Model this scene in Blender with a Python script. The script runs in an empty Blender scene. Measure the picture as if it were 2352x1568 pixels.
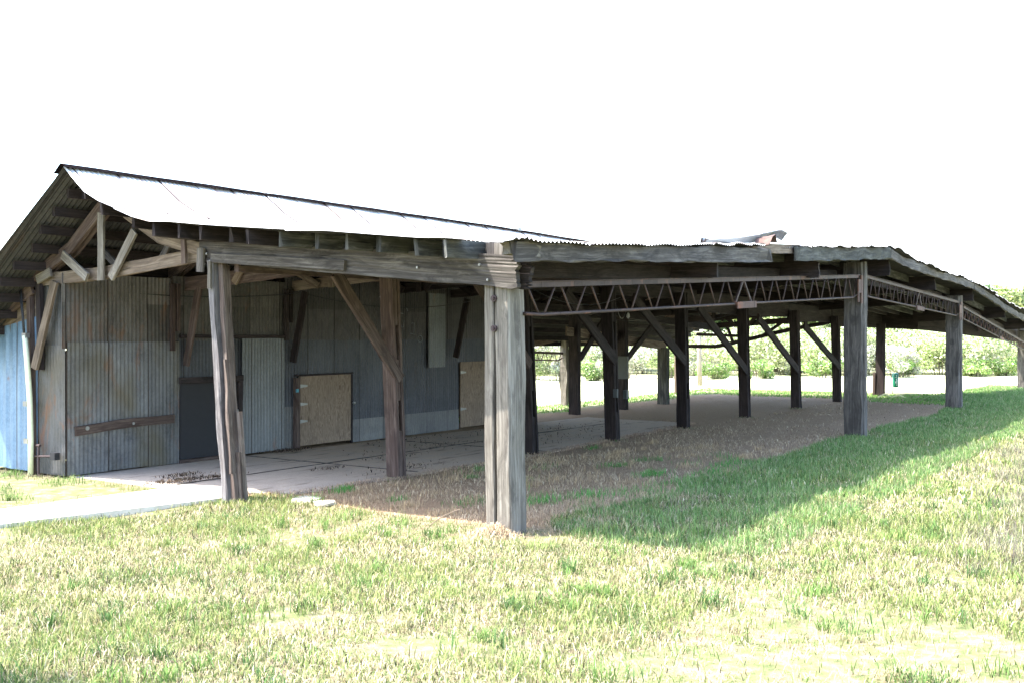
import bpy, math, random
import numpy as np
from mathutils import Vector, Matrix, noise as mnoise

# ------------------------------------------------------------------ camera, sky, sun, exposure
scene = bpy.context.scene
COL = scene.collection
cam_d = bpy.data.cameras.new('camera'); cam = bpy.data.objects.new('camera', cam_d); COL.objects.link(cam)
cam.location = (-8.95, -6.0, 2.0)
cam.rotation_euler = (math.radians(90), 0, math.radians(-56.3))
cam_d.lens = 36 * 2447 / 2352; cam_d.sensor_width = 36; cam_d.shift_y = -16 / 2352
cam_d.clip_end = 2000; scene.camera = cam
SUN = Vector((-.36, .46, 1)).normalized()
world = bpy.data.worlds.new('World'); scene.world = world; world.use_nodes = True
wn = world.node_tree; wn.nodes.clear()
sky = wn.nodes.new('ShaderNodeTexSky'); sky.sky_type = 'NISHITA'; sky.sun_disc = False
sky.sun_elevation = math.asin(SUN.z); sky.sun_rotation = math.atan2(SUN.x, SUN.y)
sky.air_density = 1.0; sky.dust_density = 2.2; sky.ozone_density = 1.0
bg = wn.nodes.new('ShaderNodeBackground'); bg.inputs[1].default_value = .15
wo = wn.nodes.new('ShaderNodeOutputWorld')
wn.links.new(sky.outputs[0], bg.inputs[0]); wn.links.new(bg.outputs[0], wo.inputs[0])
sd = bpy.data.lights.new('sun', 'SUN'); sd.energy = 2.5; sd.angle = math.radians(.5); sd.color = (1, .95, .87)
so = bpy.data.objects.new('sun', sd); COL.objects.link(so)
so.rotation_euler = SUN.to_track_quat('Z', 'Y').to_euler()
vs = scene.view_settings; vs.view_transform = 'Standard'; vs.look = 'None'; vs.gamma = 1; vs.use_curve_mapping = False
vs.exposure = 2.85

R = random.Random(7); NR = np.random.default_rng(11)

# ------------------------------------------------------------------ materials
class NT:
    def __init__(s, name, rough=.8, metal=0.0, spec=.3):
        s.m = bpy.data.materials.new(name); s.m.use_nodes = True; s.t = s.m.node_tree
        s.b = s.t.nodes['Principled BSDF']; s.b.inputs['Roughness'].default_value = rough
        s.b.inputs['Metallic'].default_value = metal; s.b.inputs['Specular IOR Level'].default_value = spec
    def n(s, ty, **k):
        x = s.t.nodes.new(ty)
        for a, v in k.items(): setattr(x, a, v)
        return x
    def l(s, a, b): s.t.links.new(a, b)
    def coord(s, kind='UV', scale=(1, 1, 1), rnd=True):
        if kind == 'WORLD':
            c = s.n('ShaderNodeNewGeometry').outputs['Position']
        else:
            c = s.n('ShaderNodeTexCoord').outputs[kind]
        m = s.n('ShaderNodeMapping'); m.inputs['Scale'].default_value = scale; s.l(c, m.inputs[0])
        if rnd:
            oi = s.n('ShaderNodeObjectInfo'); mu = s.n('ShaderNodeMath', operation='MULTIPLY'); mu.inputs[1].default_value = 37.0
            s.l(oi.outputs['Random'], mu.inputs[0]); s.l(mu.outputs[0], m.inputs['Location'])
        return m.outputs[0]
    def noise(s, vec, scale=1, detail=5, rough=.6, dist=0):
        x = s.n('ShaderNodeTexNoise'); x.inputs['Scale'].default_value = scale; x.inputs['Detail'].default_value = detail
        x.inputs['Roughness'].default_value = rough; x.inputs['Distortion'].default_value = dist
        s.l(vec, x.inputs['Vector']); return x.outputs['Fac']
    def ramp(s, fac, stops):
        r = s.n('ShaderNodeValToRGB'); e = r.color_ramp.elements
        while len(e) < len(stops): e.new(.5)
        for i, (p, c) in enumerate(stops):
            e[i].position = p; e[i].color = (c, c, c, 1) if isinstance(c, (int, float)) else (*c, 1)
        s.l(fac, r.inputs[0]); return r.outputs[0]
    def mix(s, f, a, b, mode='MIX'):
        x = s.n('ShaderNodeMix', data_type='RGBA', blend_type=mode)
        for v, i in ((f, 0), (a, 6), (b, 7)):
            if isinstance(v, (int, float)): x.inputs[i].default_value = v if i == 0 else (v, v, v, 1)
            elif isinstance(v, tuple): x.inputs[i].default_value = (*v, 1)
            else: s.l(v, x.inputs[i])
        return x.outputs[2]
    def bump(s, h, st=.3, d=.01):
        b = s.n('ShaderNodeBump'); b.inputs['Strength'].default_value = st; b.inputs['Distance'].default_value = d
        s.l(h, b.inputs['Height']); s.l(b.outputs[0], s.b.inputs['Normal'])
    def out(s, c): s.l(c, s.b.inputs['Base Color']); return s.m

def wood(name, dark, mid, light, stain=(.16, .10, .06), stain_amt=.35, grain=44):
    m = NT(name, .85, 0, .2)
    g = m.noise(m.coord('UV', (1.6, grain, 1)), 1, 8, .65, .4)
    fine = m.noise(m.coord('UV', (5, grain * 4, 1)), 1, 4, .7)
    pat = m.noise(m.coord('UV', (1.7, 7, 1)), 1, 6, .7, .8)
    big = m.noise(m.coord('UV', (.9, 3.5, 1)), 1, 4, .6, .6)
    c = m.ramp(g, [(.28, dark), (.5, mid), (.72, light)])
    c = m.mix(m.ramp(fine, [(.35, .3), (.6, 0.0)]), c, dark)
    c = m.mix(m.ramp(big, [(.42, 0.0), (.68, stain_amt)]), c, stain)
    c = m.mix(m.ramp(pat, [(.38, .75), (.52, 0.0)]), c, dark)
    c = m.mix(m.ramp(pat, [(.58, 0.0), (.72, .6)]), c, light)
    cr = m.noise(m.coord('UV', (1.3, grain * 1.3, 1)), 1, 3, .5, .2)
    crk = m.ramp(cr, [(.27, 0.0), (.33, 1.0)])
    c = m.mix(crk, tuple(x * .35 for x in dark), c)
    kn = m.n('ShaderNodeTexVoronoi'); kn.inputs['Scale'].default_value = 1
    m.l(m.coord('UV', (1.3, 5, 1)), kn.inputs['Vector'])
    c = m.mix(m.ramp(kn.outputs['Distance'], [(.05, .65), (.09, 0.0)]), c, dark)
    oi = m.n('ShaderNodeObjectInfo'); v = m.n('ShaderNodeMapRange'); v.inputs[3].default_value = .78; v.inputs[4].default_value = 1.2
    m.l(oi.outputs['Random'], v.inputs[0])
    hs = m.n('ShaderNodeHueSaturation'); m.l(v.outputs[0], hs.inputs['Value']); m.l(c, hs.inputs['Color'])
    ad = m.n('ShaderNodeMath', operation='ADD'); m.l(g, ad.inputs[0]); m.l(crk, ad.inputs[1])
    m.bump(ad.outputs[0], .4, .004)
    return m.out(hs.outputs[0])

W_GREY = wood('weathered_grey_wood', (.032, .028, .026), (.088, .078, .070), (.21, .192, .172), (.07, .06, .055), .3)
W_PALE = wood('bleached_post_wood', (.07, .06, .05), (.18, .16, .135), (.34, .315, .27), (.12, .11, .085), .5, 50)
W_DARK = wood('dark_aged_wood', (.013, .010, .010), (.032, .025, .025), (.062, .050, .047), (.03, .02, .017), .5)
W_BROWN = wood('brown_timber', (.042, .029, .025), (.095, .068, .057), (.17, .135, .115), (.055, .034, .03), .45)
W_TAN = wood('tan_split_wood', (.09, .068, .05), (.20, .155, .115), (.34, .28, .22), (.11, .07, .045), .45)
W_SPLIT = wood('split_post_wood', (.06, .055, .055), (.15, .14, .14), (.30, .29, .285), (.10, .07, .055), .4, 40)
W_REDDARK = wood('dark_red_brown_wood', (.025, .018, .016), (.06, .042, .036), (.10, .075, .062), (.05, .025, .02), .4)
W_TAN2 = wood('reddish_split_wood', (.05, .038, .032), (.11, .088, .075), (.21, .18, .155), (.085, .05, .04), .5, 40)
W_LICHEN = wood('lichen_stained_fascia', (.025, .025, .024), (.07, .07, .065), (.19, .185, .17), (.06, .06, .042), .6, 24)

def plywood():
    m = NT('plywood', .8, 0, .2)
    w = m.n('ShaderNodeTexNoise'); w.inputs['Scale'].default_value = 1; w.inputs['Detail'].default_value = 6; w.inputs['Distortion'].default_value = 2.2
    m.l(m.coord('UV', (11, 2.2, 1)), w.inputs['Vector'])
    c = m.ramp(w.outputs['Fac'], [(.3, (.10, .073, .052)), (.47, (.27, .205, .15)), (.56, (.17, .125, .09)), (.72, (.34, .265, .20))])
    big = m.noise(m.coord('UV', (1.5, 1.5, 1)), 1, 4)
    c = m.mix(m.ramp(big, [(.4, 0.0), (.7, .4)]), c, (.16, .12, .09))
    m.bump(w.outputs['Fac'], .3, .003); return m.out(c)
PLY = plywood()

M_BIG = 'sun_bleached_roof_metal'
def metal(name, a, b, rust=.2, rustc=(.17, .075, .04), rough=.6, met=.25, sheet=.68, sv=.35, stain=None):
    m = NT(name, rough, met, .4)
    blot = m.noise(m.coord('UV', (1.9, 1.1, 1)), 1, 7, .68, .6)
    streak = m.noise(m.coord('UV', (9, .5, 1)), 1, 5, .7)
    fine = m.noise(m.coord('UV', (30, 22, 1)), 1, 3, .7)
    c = m.mix(m.ramp(blot, [(.36, 0.0), (.62, 1.0)]), a, b)
    c = m.mix(m.ramp(streak, [(.35, .0), (.7, .35)]), c, tuple(x * .45 for x in a))
    c = m.mix(m.ramp(fine, [(.4, 0.0), (.75, .3)]), c, tuple(min(1, x * 1.6) for x in b))
    u = m.n('ShaderNodeSeparateXYZ'); m.l(m.n('ShaderNodeTexCoord').outputs['UV'], u.inputs[0])
    d = m.n('ShaderNodeMath', operation='DIVIDE'); d.inputs[1].default_value = sheet; m.l(u.outputs[0], d.inputs[0])
    fl = m.n('ShaderNodeMath', operation='FLOOR'); m.l(d.outputs[0], fl.inputs[0])
    dv = m.n('ShaderNodeMath', operation='DIVIDE'); dv.inputs[1].default_value = 2.45; m.l(u.outputs[1], dv.inputs[0])
    fv = m.n('ShaderNodeMath', operation='FLOOR'); m.l(dv.outputs[0], fv.inputs[0])
    cb = m.n('ShaderNodeCombineXYZ'); m.l(fl.outputs[0], cb.inputs[0]); m.l(fv.outputs[0], cb.inputs[1])
    wnz = m.n('ShaderNodeTexWhiteNoise', noise_dimensions='3D'); m.l(cb.outputs[0], wnz.inputs['Vector'])
    mr = m.n('ShaderNodeMapRange'); mr.inputs[3].default_value = 1 - sv; mr.inputs[4].default_value = 1 + sv * .5; m.l(wnz.outputs['Value'], mr.inputs[0])
    hs = m.n('ShaderNodeHueSaturation'); m.l(mr.outputs[0], hs.inputs['Value']); m.l(c, hs.inputs['Color']); c = hs.outputs[0]
    rn = m.noise(m.coord('UV', (2.6, .9, 1)), 1, 7, .7, .4)
    c = m.mix(m.ramp(rn, [(.62 - rust * .35, 0.0), (.74 - rust * .3, .85)]), c, rustc)
    if stain:
        sn = m.noise(m.coord('UV', (1.1, .7, 1), rnd=False), 1, 3, .5)
        c = m.mix(m.ramp(sn, [(.45, 0.0), (.62, .75)]), c, stain)
    # overlap shadow painted as a dark rust-tinted line where sheets lap
    fr = m.n('ShaderNodeMath', operation='FRACT'); m.l(d.outputs[0], fr.inputs[0])
    c = m.mix(m.ramp(fr.outputs[0], [(0.0, .95), (.018 if name != M_BIG else .05, .95), (.03 if name != M_BIG else .06, 0.0)]), c, tuple(x * .12 for x in rustc))
    m.bump(fine, .15, .002)
    return m.out(c)
M_GALV = metal('galvanised_wall_metal', (.065, .068, .074), (.18, .184, .19), .10, sv=.3, stain=(.10, .085, .05))
M_FRONT = metal('shade_darkened_front_metal', (.045, .045, .045), (.11, .11, .11), .15, sv=.2, stain=(.09, .075, .045))  # galvanised tone lowered to put shade into the front strip
M_GALV2 = metal('bright_galvanised_metal', (.13, .137, .14), (.18, .187, .19), .02, sv=.12)
M_UP = metal('brownish_wall_metal', (.06, .054, .05), (.125, .115, .105), .16, (.12, .065, .04), sv=.45)
M_DK = metal('shade_dark_wall_metal', (.055, .058, .07), (.09, .094, .106), .03, (.07, .05, .04), sv=.4)  # wall metal coloured darker to carry the dimness deep inside the barn
M_DKUP = metal('dark_brown_wall_metal', (.06, .055, .058), (.10, .092, .09), .05, (.08, .055, .045), sv=.4)
M_LOW = metal('dusty_skirting_metal', (.12, .12, .125), (.17, .17, .165), .06, (.15, .12, .09))
M_BLUE = metal('pale_blue_painted_metal', (.11, .19, .29), (.17, .26, .37), .0, sheet=.9, sv=.1, rough=.5)
M_UNDER = metal('grimy_shade_dark_underside', (.035, .034, .034), (.055, .053, .05), .12, (.06, .04, .03), .8, .1, .66, .3)  # grimy underside, its colour darkened to hold the shade beneath the roof
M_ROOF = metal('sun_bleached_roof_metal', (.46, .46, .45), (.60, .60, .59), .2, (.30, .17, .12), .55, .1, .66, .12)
M_RIDGE = metal('dark_ridge_metal', (.006, .005, .006), (.012, .010, .011), .1, (.03, .015, .015), .95, 0.0)
M_RIDGE.node_tree.nodes['Principled BSDF'].inputs['Specular IOR Level'].default_value = 0
M_RUST = metal('rusty_joist_steel', (.045, .028, .024), (.075, .048, .042), .15, (.20, .09, .06), .7, .15)
M_RUSTP = metal('orange_rust_plate', (.10, .06, .05), (.15, .09, .07), .2, (.20, .07, .035), .8, .1)

def flat(name, c, rough=.6, metal=0.0, var=.25, sc=14):
    m = NT(name, rough, metal); n = m.noise(m.coord('Object', (sc, sc, sc)), 1, 5)
    return m.out(m.mix(m.ramp(n, [(.35, 0.0), (.7, var)]), c, tuple(x * .45 for x in c)))
BLACK = flat('black_door_board', (.018, .018, .022), .6)
WHITEP = flat('white_plastic_pipe', (.72, .76, .55), .45)
CABLE = flat('black_cable', (.015, .015, .018), .5)
STEEL = flat('zinc_hardware', (.26, .26, .25), .4, .5)
GREYBOX = flat('grey_painted_box', (.055, .065, .07), .5)
BOLT = flat('dark_bolt', (.07, .05, .05), .6, .4)
CHALK = flat('faded_chalk_mark', (.20, .21, .225), .9)
BLUEW = flat('pale_rotten_wood_fleck', (.5, .5, .48), .9)
GREEN = flat('green_plastic_tube', (.01, .16, .09), .35)
GWHITE = flat('white_printed_marks', (.75, .85, .8), .5)

def mat_ground():
    m = NT('ground_soil', .95, 0, .1)
    p = m.coord('WORLD', (1, 1, 1), rnd=False)
    sx = m.n('ShaderNodeSeparateXYZ'); m.l(p, sx.inputs[0]); X, Y = sx.outputs[0], sx.outputs[1]
    wob = m.noise(p, .8, 5, .6); wob2 = m.noise(p, 5, 5, .7)
    def thr(v, edge, soft, amp=1.2):            # 1 where v > edge, with a ragged line
        a = m.n('ShaderNodeMath', operation='MULTIPLY_ADD'); m.l(wob, a.inputs[0]); a.inputs[1].default_value = amp; m.l(v, a.inputs[2])
        r = m.n('ShaderNodeMapRange'); r.inputs[1].default_value = edge + amp * .5 - soft; r.inputs[2].default_value = edge + amp * .5 + soft
        m.l(a.outputs[0], r.inputs[0]); return r.outputs[0]
    def mul(a, b):
        x = m.n('ShaderNodeMath', operation='MULTIPLY'); m.l(a, x.inputs[0]); m.l(b, x.inputs[1]); return x.outputs[0]
    def inv(a):
        x = m.n('ShaderNodeMath', operation='SUBTRACT'); x.inputs[0].default_value = 1; m.l(a, x.inputs[1]); return x.outputs[0]
    n1 = m.noise(p, 9, 8, .75); n2 = m.noise(p, 60, 6, .8); n3 = m.noise(p, .35, 4)
    soil = m.ramp(n1, [(.3, (.17, .12, .08)), (.5, (.29, .23, .16)), (.7, (.42, .35, .26))])
    soil = m.mix(m.ramp(n2, [(.35, .5), (.6, 0.0)]), soil, (.20, .16, .10))
    g = m.ramp(n1, [(.3, (.06, .10, .03)), (.6, (.16, .20, .07)), (.75, (.33, .32, .15))])
    lawn = m.mix(m.ramp(wob2, [(.38, 0.0), (.55, .8)]), soil, g)
    far = m.ramp(n1, [(.3, (.42, .46, .26)), (.6, (.55, .55, .36)), (.75, (.62, .60, .44))])
    inn = m.ramp(n2, [(.3, (.20, .135, .085)), (.5, (.33, .235, .15)), (.7, (.46, .35, .24))])
    inn = m.mix(m.ramp(n1, [(.4, 0.0), (.65, .5)]), inn, (.23, .145, .09))
    inside = mul(mul(thr(X, .25, .1, .5), inv(thr(X, 25.5, .8))), mul(thr(Y, -.15, .2, .7), inv(thr(Y, 8.4, .3))))
    dist = thr(X, 17, 3); farm = mul(thr(Y, 9.5, 1.5), thr(X, 8, 2)); d2 = thr(X, 29.5, 1)
    c = m.mix(farm, lawn, far); c = m.mix(d2, c, far)
    c = m.mix(inside, c, inn)
    ad = m.n('ShaderNodeMath', operation='ADD'); m.l(n1, ad.inputs[0]); m.l(n2, ad.inputs[1])
    m.bump(ad.outputs[0], .6, .04)
    return m.out(c)
def mat_slab():
    m = NT('worn_concrete', .9, 0, .2); p = m.coord('WORLD', (1, 1, 1), rnd=False)
    n1 = m.noise(p, 3, 7, .65); n2 = m.noise(p, 40, 5, .7); st = m.noise(m.coord('WORLD', (.8, 5, 1), rnd=False), 1, 6, .7, .3)
    sx = m.n('ShaderNodeSeparateXYZ'); m.l(p, sx.inputs[0])
    c = m.ramp(n1, [(.3, (.28, .27, .26)), (.55, (.38, .37, .355)), (.75, (.46, .45, .43))])
    r = m.n('ShaderNodeMapRange'); r.inputs[1].default_value = -1.0; r.inputs[2].default_value = 3.6; m.l(sx.outputs[0], r.inputs[0])
    mm = m.n('ShaderNodeMath', operation='MULTIPLY'); m.l(r.outputs[0], mm.inputs[0]); m.l(m.ramp(n1, [(.2, .6), (.55, 1.0)]), mm.inputs[1])
    c = m.mix(mm.outputs[0], c, (.50, .38, .27))
    c = m.mix(m.ramp(st, [(.56, 0.0), (.66, .75)]), c, (.075, .055, .045))
    c = m.mix(m.ramp(n2, [(.35, .35), (.55, 0.0)]), c, (.18, .15, .12))
    m.bump(n2, .3, .006); return m.out(c)
def mat_path():
    m = NT('clean_concrete', .9, 0, .2); p = m.coord('WORLD', (1, 1, 1), rnd=False); n1 = m.noise(p, 6, 7, .65)
    m.bump(n1, .2, .004)
    return m.out(m.ramp(n1, [(.3, (.42, .39, .33)), (.6, (.58, .55, .49))]))
def mat_attr(name, rough=.6, trans=.0):
    m = NT(name, rough, 0, .25); a = m.n('ShaderNodeAttribute'); a.attribute_name = 'Col'
    if trans:
        t = m.n('ShaderNodeBsdfTranslucent'); m.l(a.outputs['Color'], t.inputs['Color'])
        mx = m.n('ShaderNodeMixShader'); mx.inputs[0].default_value = trans
        m.l(m.b.outputs[0], mx.inputs[1]); m.l(t.outputs[0], mx.inputs[2]); m.l(mx.outputs[0], m.t.nodes['Material Output'].inputs[0])
    return m.out(a.outputs['Color'])
GROUND = mat_ground(); SLAB = mat_slab(); PATH = mat_path()
GRASS = mat_attr('grass_blades', .75, .2); LEAF = mat_attr('leaves', .6, .35); STRAW = mat_attr('dry_straw', .8)
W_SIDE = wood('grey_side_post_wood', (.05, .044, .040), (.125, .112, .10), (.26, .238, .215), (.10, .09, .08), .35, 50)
BARK = wood('bark', (.07, .06, .045), (.15, .13, .10), (.24, .21, .17), (.1, .1, .06), .3, 12)
POLE = wood('pole_wood', (.16, .13, .10), (.30, .26, .21), (.42, .38, .32), (.2, .17, .13), .3, 12)

# ------------------------------------------------------------------ mesh helpers
class MB:
    def __init__(s): s.v = []; s.f = []; s.uv = []
    def add(s, v, f, uv):
        o = len(s.v); s.v += v; s.f += [tuple(i + o for i in q) for q in f]; s.uv += uv; return s
    def build(s, name, mat, parent=None, label=None, smooth=False):
        me = bpy.data.meshes.new(name); me.from_pydata([tuple(x) for x in s.v], [], s.f)
        ul = me.uv_layers.new(name='UVMap')
        ul.data.foreach_set('uv', np.array([c for q in s.uv for p in q for c in p], dtype=np.float32))
        if smooth: me.polygons.foreach_set('use_smooth', [True] * len(me.polygons))
        me.materials.append(mat); me.update()
        o = bpy.data.objects.new(name, me); COL.objects.link(o)
        if parent: o.parent = parent
        if label: o['label'] = label
        return o

def frame(d, up=Vector((0, 0, 1))):
    d = d.normalized()
    if abs(d.dot(up)) > .93: up = Vector((0, 1, 0))
    s = d.cross(up).normalized(); return s, s.cross(d).normalized()   # side, up'

def beam(mb, pts, w, h, rag=(0, 0), wear=.004, seg=None, up=None, seed=None, taper=1.0):
    """worn timber along pts: w across, h tall, chamfered edges, optional ragged ends"""
    pts = [Vector(p) for p in pts]; sd_ = R.random() * 100 if seed is None else seed
    L = [0]
    for a, b in zip(pts, pts[1:]): L.append(L[-1] + (b - a).length)
    n = seg or max(2, int(L[-1] / .22)); c = min(w, h) * .09
    prof = [(-w/2 + c, -h/2), (w/2 - c, -h/2), (w/2, -h/2 + c), (w/2, h/2 - c), (w/2 - c, h/2), (-w/2 + c, h/2), (-w/2, h/2 - c), (-w/2, -h/2 + c)]
    per = [0]
    for i in range(8):
        a, b = prof[i], prof[(i + 1) % 8]; per.append(per[-1] + math.hypot(b[0] - a[0], b[1] - a[1]))
    sub = 1
    V, F, UV = [], [], []
    uo = R.random() * 10
    for k in range(n + 1):
        t = L[-1] * k / n; j = 0
        while j < len(L) - 2 and t > L[j + 1]: j += 1
        q = (t - L[j]) / max(1e-6, L[j + 1] - L[j]); p = pts[j].lerp(pts[j + 1], q); d = pts[j + 1] - pts[j]
        sv, uv_ = frame(d, up) if up else frame(d)
        tp = 1 + (taper - 1) * k / n
        for i, (x, y) in enumerate(prof):
            pp = p + sv * x * tp + uv_ * y * tp
            nz = mnoise.noise_vector(Vector((pp.x * 2.1 + sd_, pp.y * 2.1, pp.z * 2.1 + i * 3)))
            pp = pp + (sv * nz.x + uv_ * nz.y) * wear * 2
            e = 0
            if k == 0 and rag[0]: e = -rag[0] * (R.random())
            if k == n and rag[1]: e = rag[1] * (R.random())
            V.append(pp + d.normalized() * e)
    for k in range(n):
        for i in range(8):
            j = (i + 1) % 8; F.append((k*8+i, k*8+j, (k+1)*8+j, (k+1)*8+i))
            u0, u1 = uo + L[-1]*k/n, uo + L[-1]*(k+1)/n
            UV.append([(u0, per[i]), (u0, per[i+1]), (u1, per[i+1]), (u1, per[i])])
    F.append(tuple(range(7, -1, -1))); UV.append([(uo + prof[i][1] * .2, prof[i][0]) for i in range(7, -1, -1)])
    F.append(tuple(n*8 + i for i in range(8))); UV.append([(uo + prof[i][1] * .2, prof[i][0]) for i in range(8)])
    return mb.add(V, F, UV)

def tube(mb, pts, r, sides=8, cap=True):
    pts = [Vector(p) for p in pts]; V, F, UV = [], [], []; L = 0; Ls = []
    for k, p in enumerate(pts):
        d = (pts[min(k+1, len(pts)-1)] - pts[max(k-1, 0)]); s_, u_ = frame(d)
        if k: L += (p - pts[k-1]).length
        Ls.append(L); rr = r[k] if isinstance(r, (list, tuple)) else r
        for i in range(sides):
            a = 2*math.pi*i/sides; V.append(p + (s_*math.cos(a) + u_*math.sin(a)) * rr)
    for k in range(len(pts)-1):
        for i in range(sides):
            j = (i+1) % sides; F.append((k*sides+i, k*sides+j, (k+1)*sides+j, (k+1)*sides+i))
            UV.append([(Ls[k], i/sides), (Ls[k], (i+1)/sides), (Ls[k+1], (i+1)/sides), (Ls[k+1], i/sides)])
    if cap:
        F.append(tuple(range(sides-1, -1, -1))); UV.append([(0, 0)]*sides)
        F.append(tuple((len(pts)-1)*sides+i for i in range(sides))); UV.append([(0, 0)]*sides)
    return mb.add(V, F, UV)

def box(mb, x0, x1, y0, y1, z0, z1):
    V = [Vector(p) for p in ((x0,y0,z0),(x1,y0,z0),(x1,y1,z0),(x0,y1,z0),(x0,y0,z1),(x1,y0,z1),(x1,y1,z1),(x0,y1,z1))]
    F = [(0,3,2,1),(4,5,6,7),(0,1,5,4),(1,2,6,5),(2,3,7,6),(3,0,4,7)]
    UV = []
    for f in F:
        n = (V[f[1]]-V[f[0]]).cross(V[f[2]]-V[f[1]])
        if abs(n.z) > max(abs(n.x), abs(n.y)): UV.append([(V[i].x, V[i].y) for i in f])
        elif abs(n.y) > abs(n.x): UV.append([(V[i].x, V[i].z) for i in f])
        else: UV.append([(V[i].y, V[i].z) for i in f])
    return mb.add(V, F, UV)

def empty(name, loc=(0, 0, 0), label=None, cat=None, group=None):
    o = bpy.data.objects.new(name, None); COL.objects.link(o); o.location = loc; o.empty_display_size = .1
    return tag(o, label, cat, group)
def tag(o, label=None, cat=None, group=None, kind=None):
    for k, v in (('label', label), ('category', cat), ('group', group), ('kind', kind)):
        if v: o[k] = v
    return o
def V3(*a): return Vector(a)
def pw(x, ks):
    if x <= ks[0][0]: return ks[0][1]
    for (a, b), (c, d) in zip(ks, ks[1:]):
        if x <= c: return b + (d - b) * (x - a) / (c - a)
    return ks[-1][1]

# ------------------------------------------------------------------ ground, floor, path
def grid_mesh(name, xs, ys, zf, mat, kind='structure'):
    X, Y = np.meshgrid(xs, ys, indexing='ij'); Z = zf(X, Y)
    v = np.stack([X, Y, Z], -1).reshape(-1, 3); ny = len(ys)
    f = [(i*ny+j, (i+1)*ny+j, (i+1)*ny+j+1, i*ny+j+1) for i in range(len(xs)-1) for j in range(ny-1)]
    me = bpy.data.meshes.new(name); me.from_pydata(v.tolist(), [], f); me.materials.append(mat)
    me.polygons.foreach_set('use_smooth', [True]*len(f)); me.update()
    o = bpy.data.objects.new(name, me); COL.objects.link(o); o['kind'] = kind; return o
def ground_z(X, Y):
    d = np.hypot(X + 8.95, Y + 6)
    z = .018*np.sin(X*1.3 + 1)*np.cos(Y*1.7) + .012*np.sin(X*3.1+Y*2.3)
    inb = ((X > -.6) & (X < 26) & (Y > -.5) & (Y < 10)) * 1.0
    z = z * (1 - .75*inb)
    return z + np.clip(d - 70, 0, 400) * .004 - .01
def ax(lo, a, b, hi, st):
    l = -np.geomspace(1, 1 + a - lo, 22)[::-1] + 1 + a; r = np.geomspace(1, 1 + hi - b, 22) - 1 + b
    return np.concatenate([l[:-1], np.arange(a, b, st), r])
grid_mesh('ground', ax(-600, -9, 30, 900, .25), ax(-700, -8, 14, 800, .25), ground_z, GROUND)

def prism(name, poly, z0, z1, mat, kind='structure', bev=.01):
    n = len(poly); mb = MB(); V = [V3(x, y, z0) for x, y in poly] + [V3(x, y, z1) for x, y in poly]
    F = [tuple(range(n, 2*n))] + [(i, (i+1) % n, n+(i+1) % n, n+i) for i in range(n)]
    UV = [[(V[i].x, V[i].y) for i in f] for f in F]; mb.add(V, F, UV)
    o = mb.build(name, mat); o['kind'] = kind; return o
def rough_edge(a, b, n, amp):
    return [(a[0]+(b[0]-a[0])*t/n + (R.random()-.5)*amp, a[1]+(b[1]-a[1])*t/n + (R.random()-.5)*amp) for t in range(n)]
slab_poly = rough_edge((.12, 7.62), (.12, 5.25), 6, .05) + rough_edge((.2, 5.2), (.3, 4.0), 3, .04) + rough_edge((.75, 3.72), (5.5, 3.45), 20, .12) + rough_edge((5.5, 3.45), (13.4, 3.9), 16, .2) + rough_edge((13.4, 3.9), (13.6, 7.7), 5, .2)
prism('concrete_floor', slab_poly, -.1, .003, SLAB)
prism('path', [(.12, 5.24), (-6.4, 5.85), (-6.6, 4.85), (-2.7, 4.52), (-.3, 4.02), (.11, 4.0)], -.1, .042, PATH)
# expansion joints of the floor: real grooves are too fine, so dark tar strips lie in them
fj = MB()
for a0, b0, a1, b1 in ((.4, 5.6, 12.8, 5.55), (3.2, 3.75, 3.25, 7.4), (6.6, 3.6, 6.6, 7.4)):
    beam(fj, [(a0, b0, .002), (a1, b1, .002)], .022, .012, wear=.006)
fj.build('floor_joint', flat('tar', (.05, .042, .035), .9))['kind'] = 'structure'

# ------------------------------------------------------------------ the barn
barn = empty('barn', (0, 0, 0), 'long open-sided grey timber barn with corrugated metal roof and wall', 'barn')
E_K = [(-1.2, 2.86), (-.26, 2.88), (1.1, 2.97), (3.4, 3.12), (4.8, 3.23), (6.5, 3.32), (11.3, 3.63), (12.84, 3.75), (14.4, 3.64), (17.2, 3.49), (20.2, 3.45), (23, 3.28), (26.3, 3.02), (29.7, 2.80), (33, 2.5), (37, 2.05)]
I_K = [(-1, 3.27), (13, 3.27), (24, 2.95), (28, 2.75), (37, 2.2)]
T_K = [(-1, 4.11), (9, 4.14), (13, 4.11), (24.6, 3.6), (37, 3)]
def Zr(a, b):
    e, i, t = pw(a, E_K) - .065, pw(a, I_K), pw(a, T_K)
    if b <= 4.3:
        z = e + (i - e) * (b + .55) / 4.85
    elif b <= 6.4:
        q = (b - 4.3) / 2.1; z = i + (t - i) * pw(q, [(0, 0), (.22, .06), (.38, .16), (.57, .34), (.76, .58), (1, 1)])
    else:
        z = t - (b - 6.4) * pw(a, [(0, .76), (12, .74), (24, .60)])
        if b > 9.2: z = max(z, 1.72)
    return z + .02 * mnoise.noise(Vector((a * .9, b * .9, 2)))
def a_end(b):
    return 24.6 if b > 4.3 else 28 + max(0, (2.5 - b)) * 2.9

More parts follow.
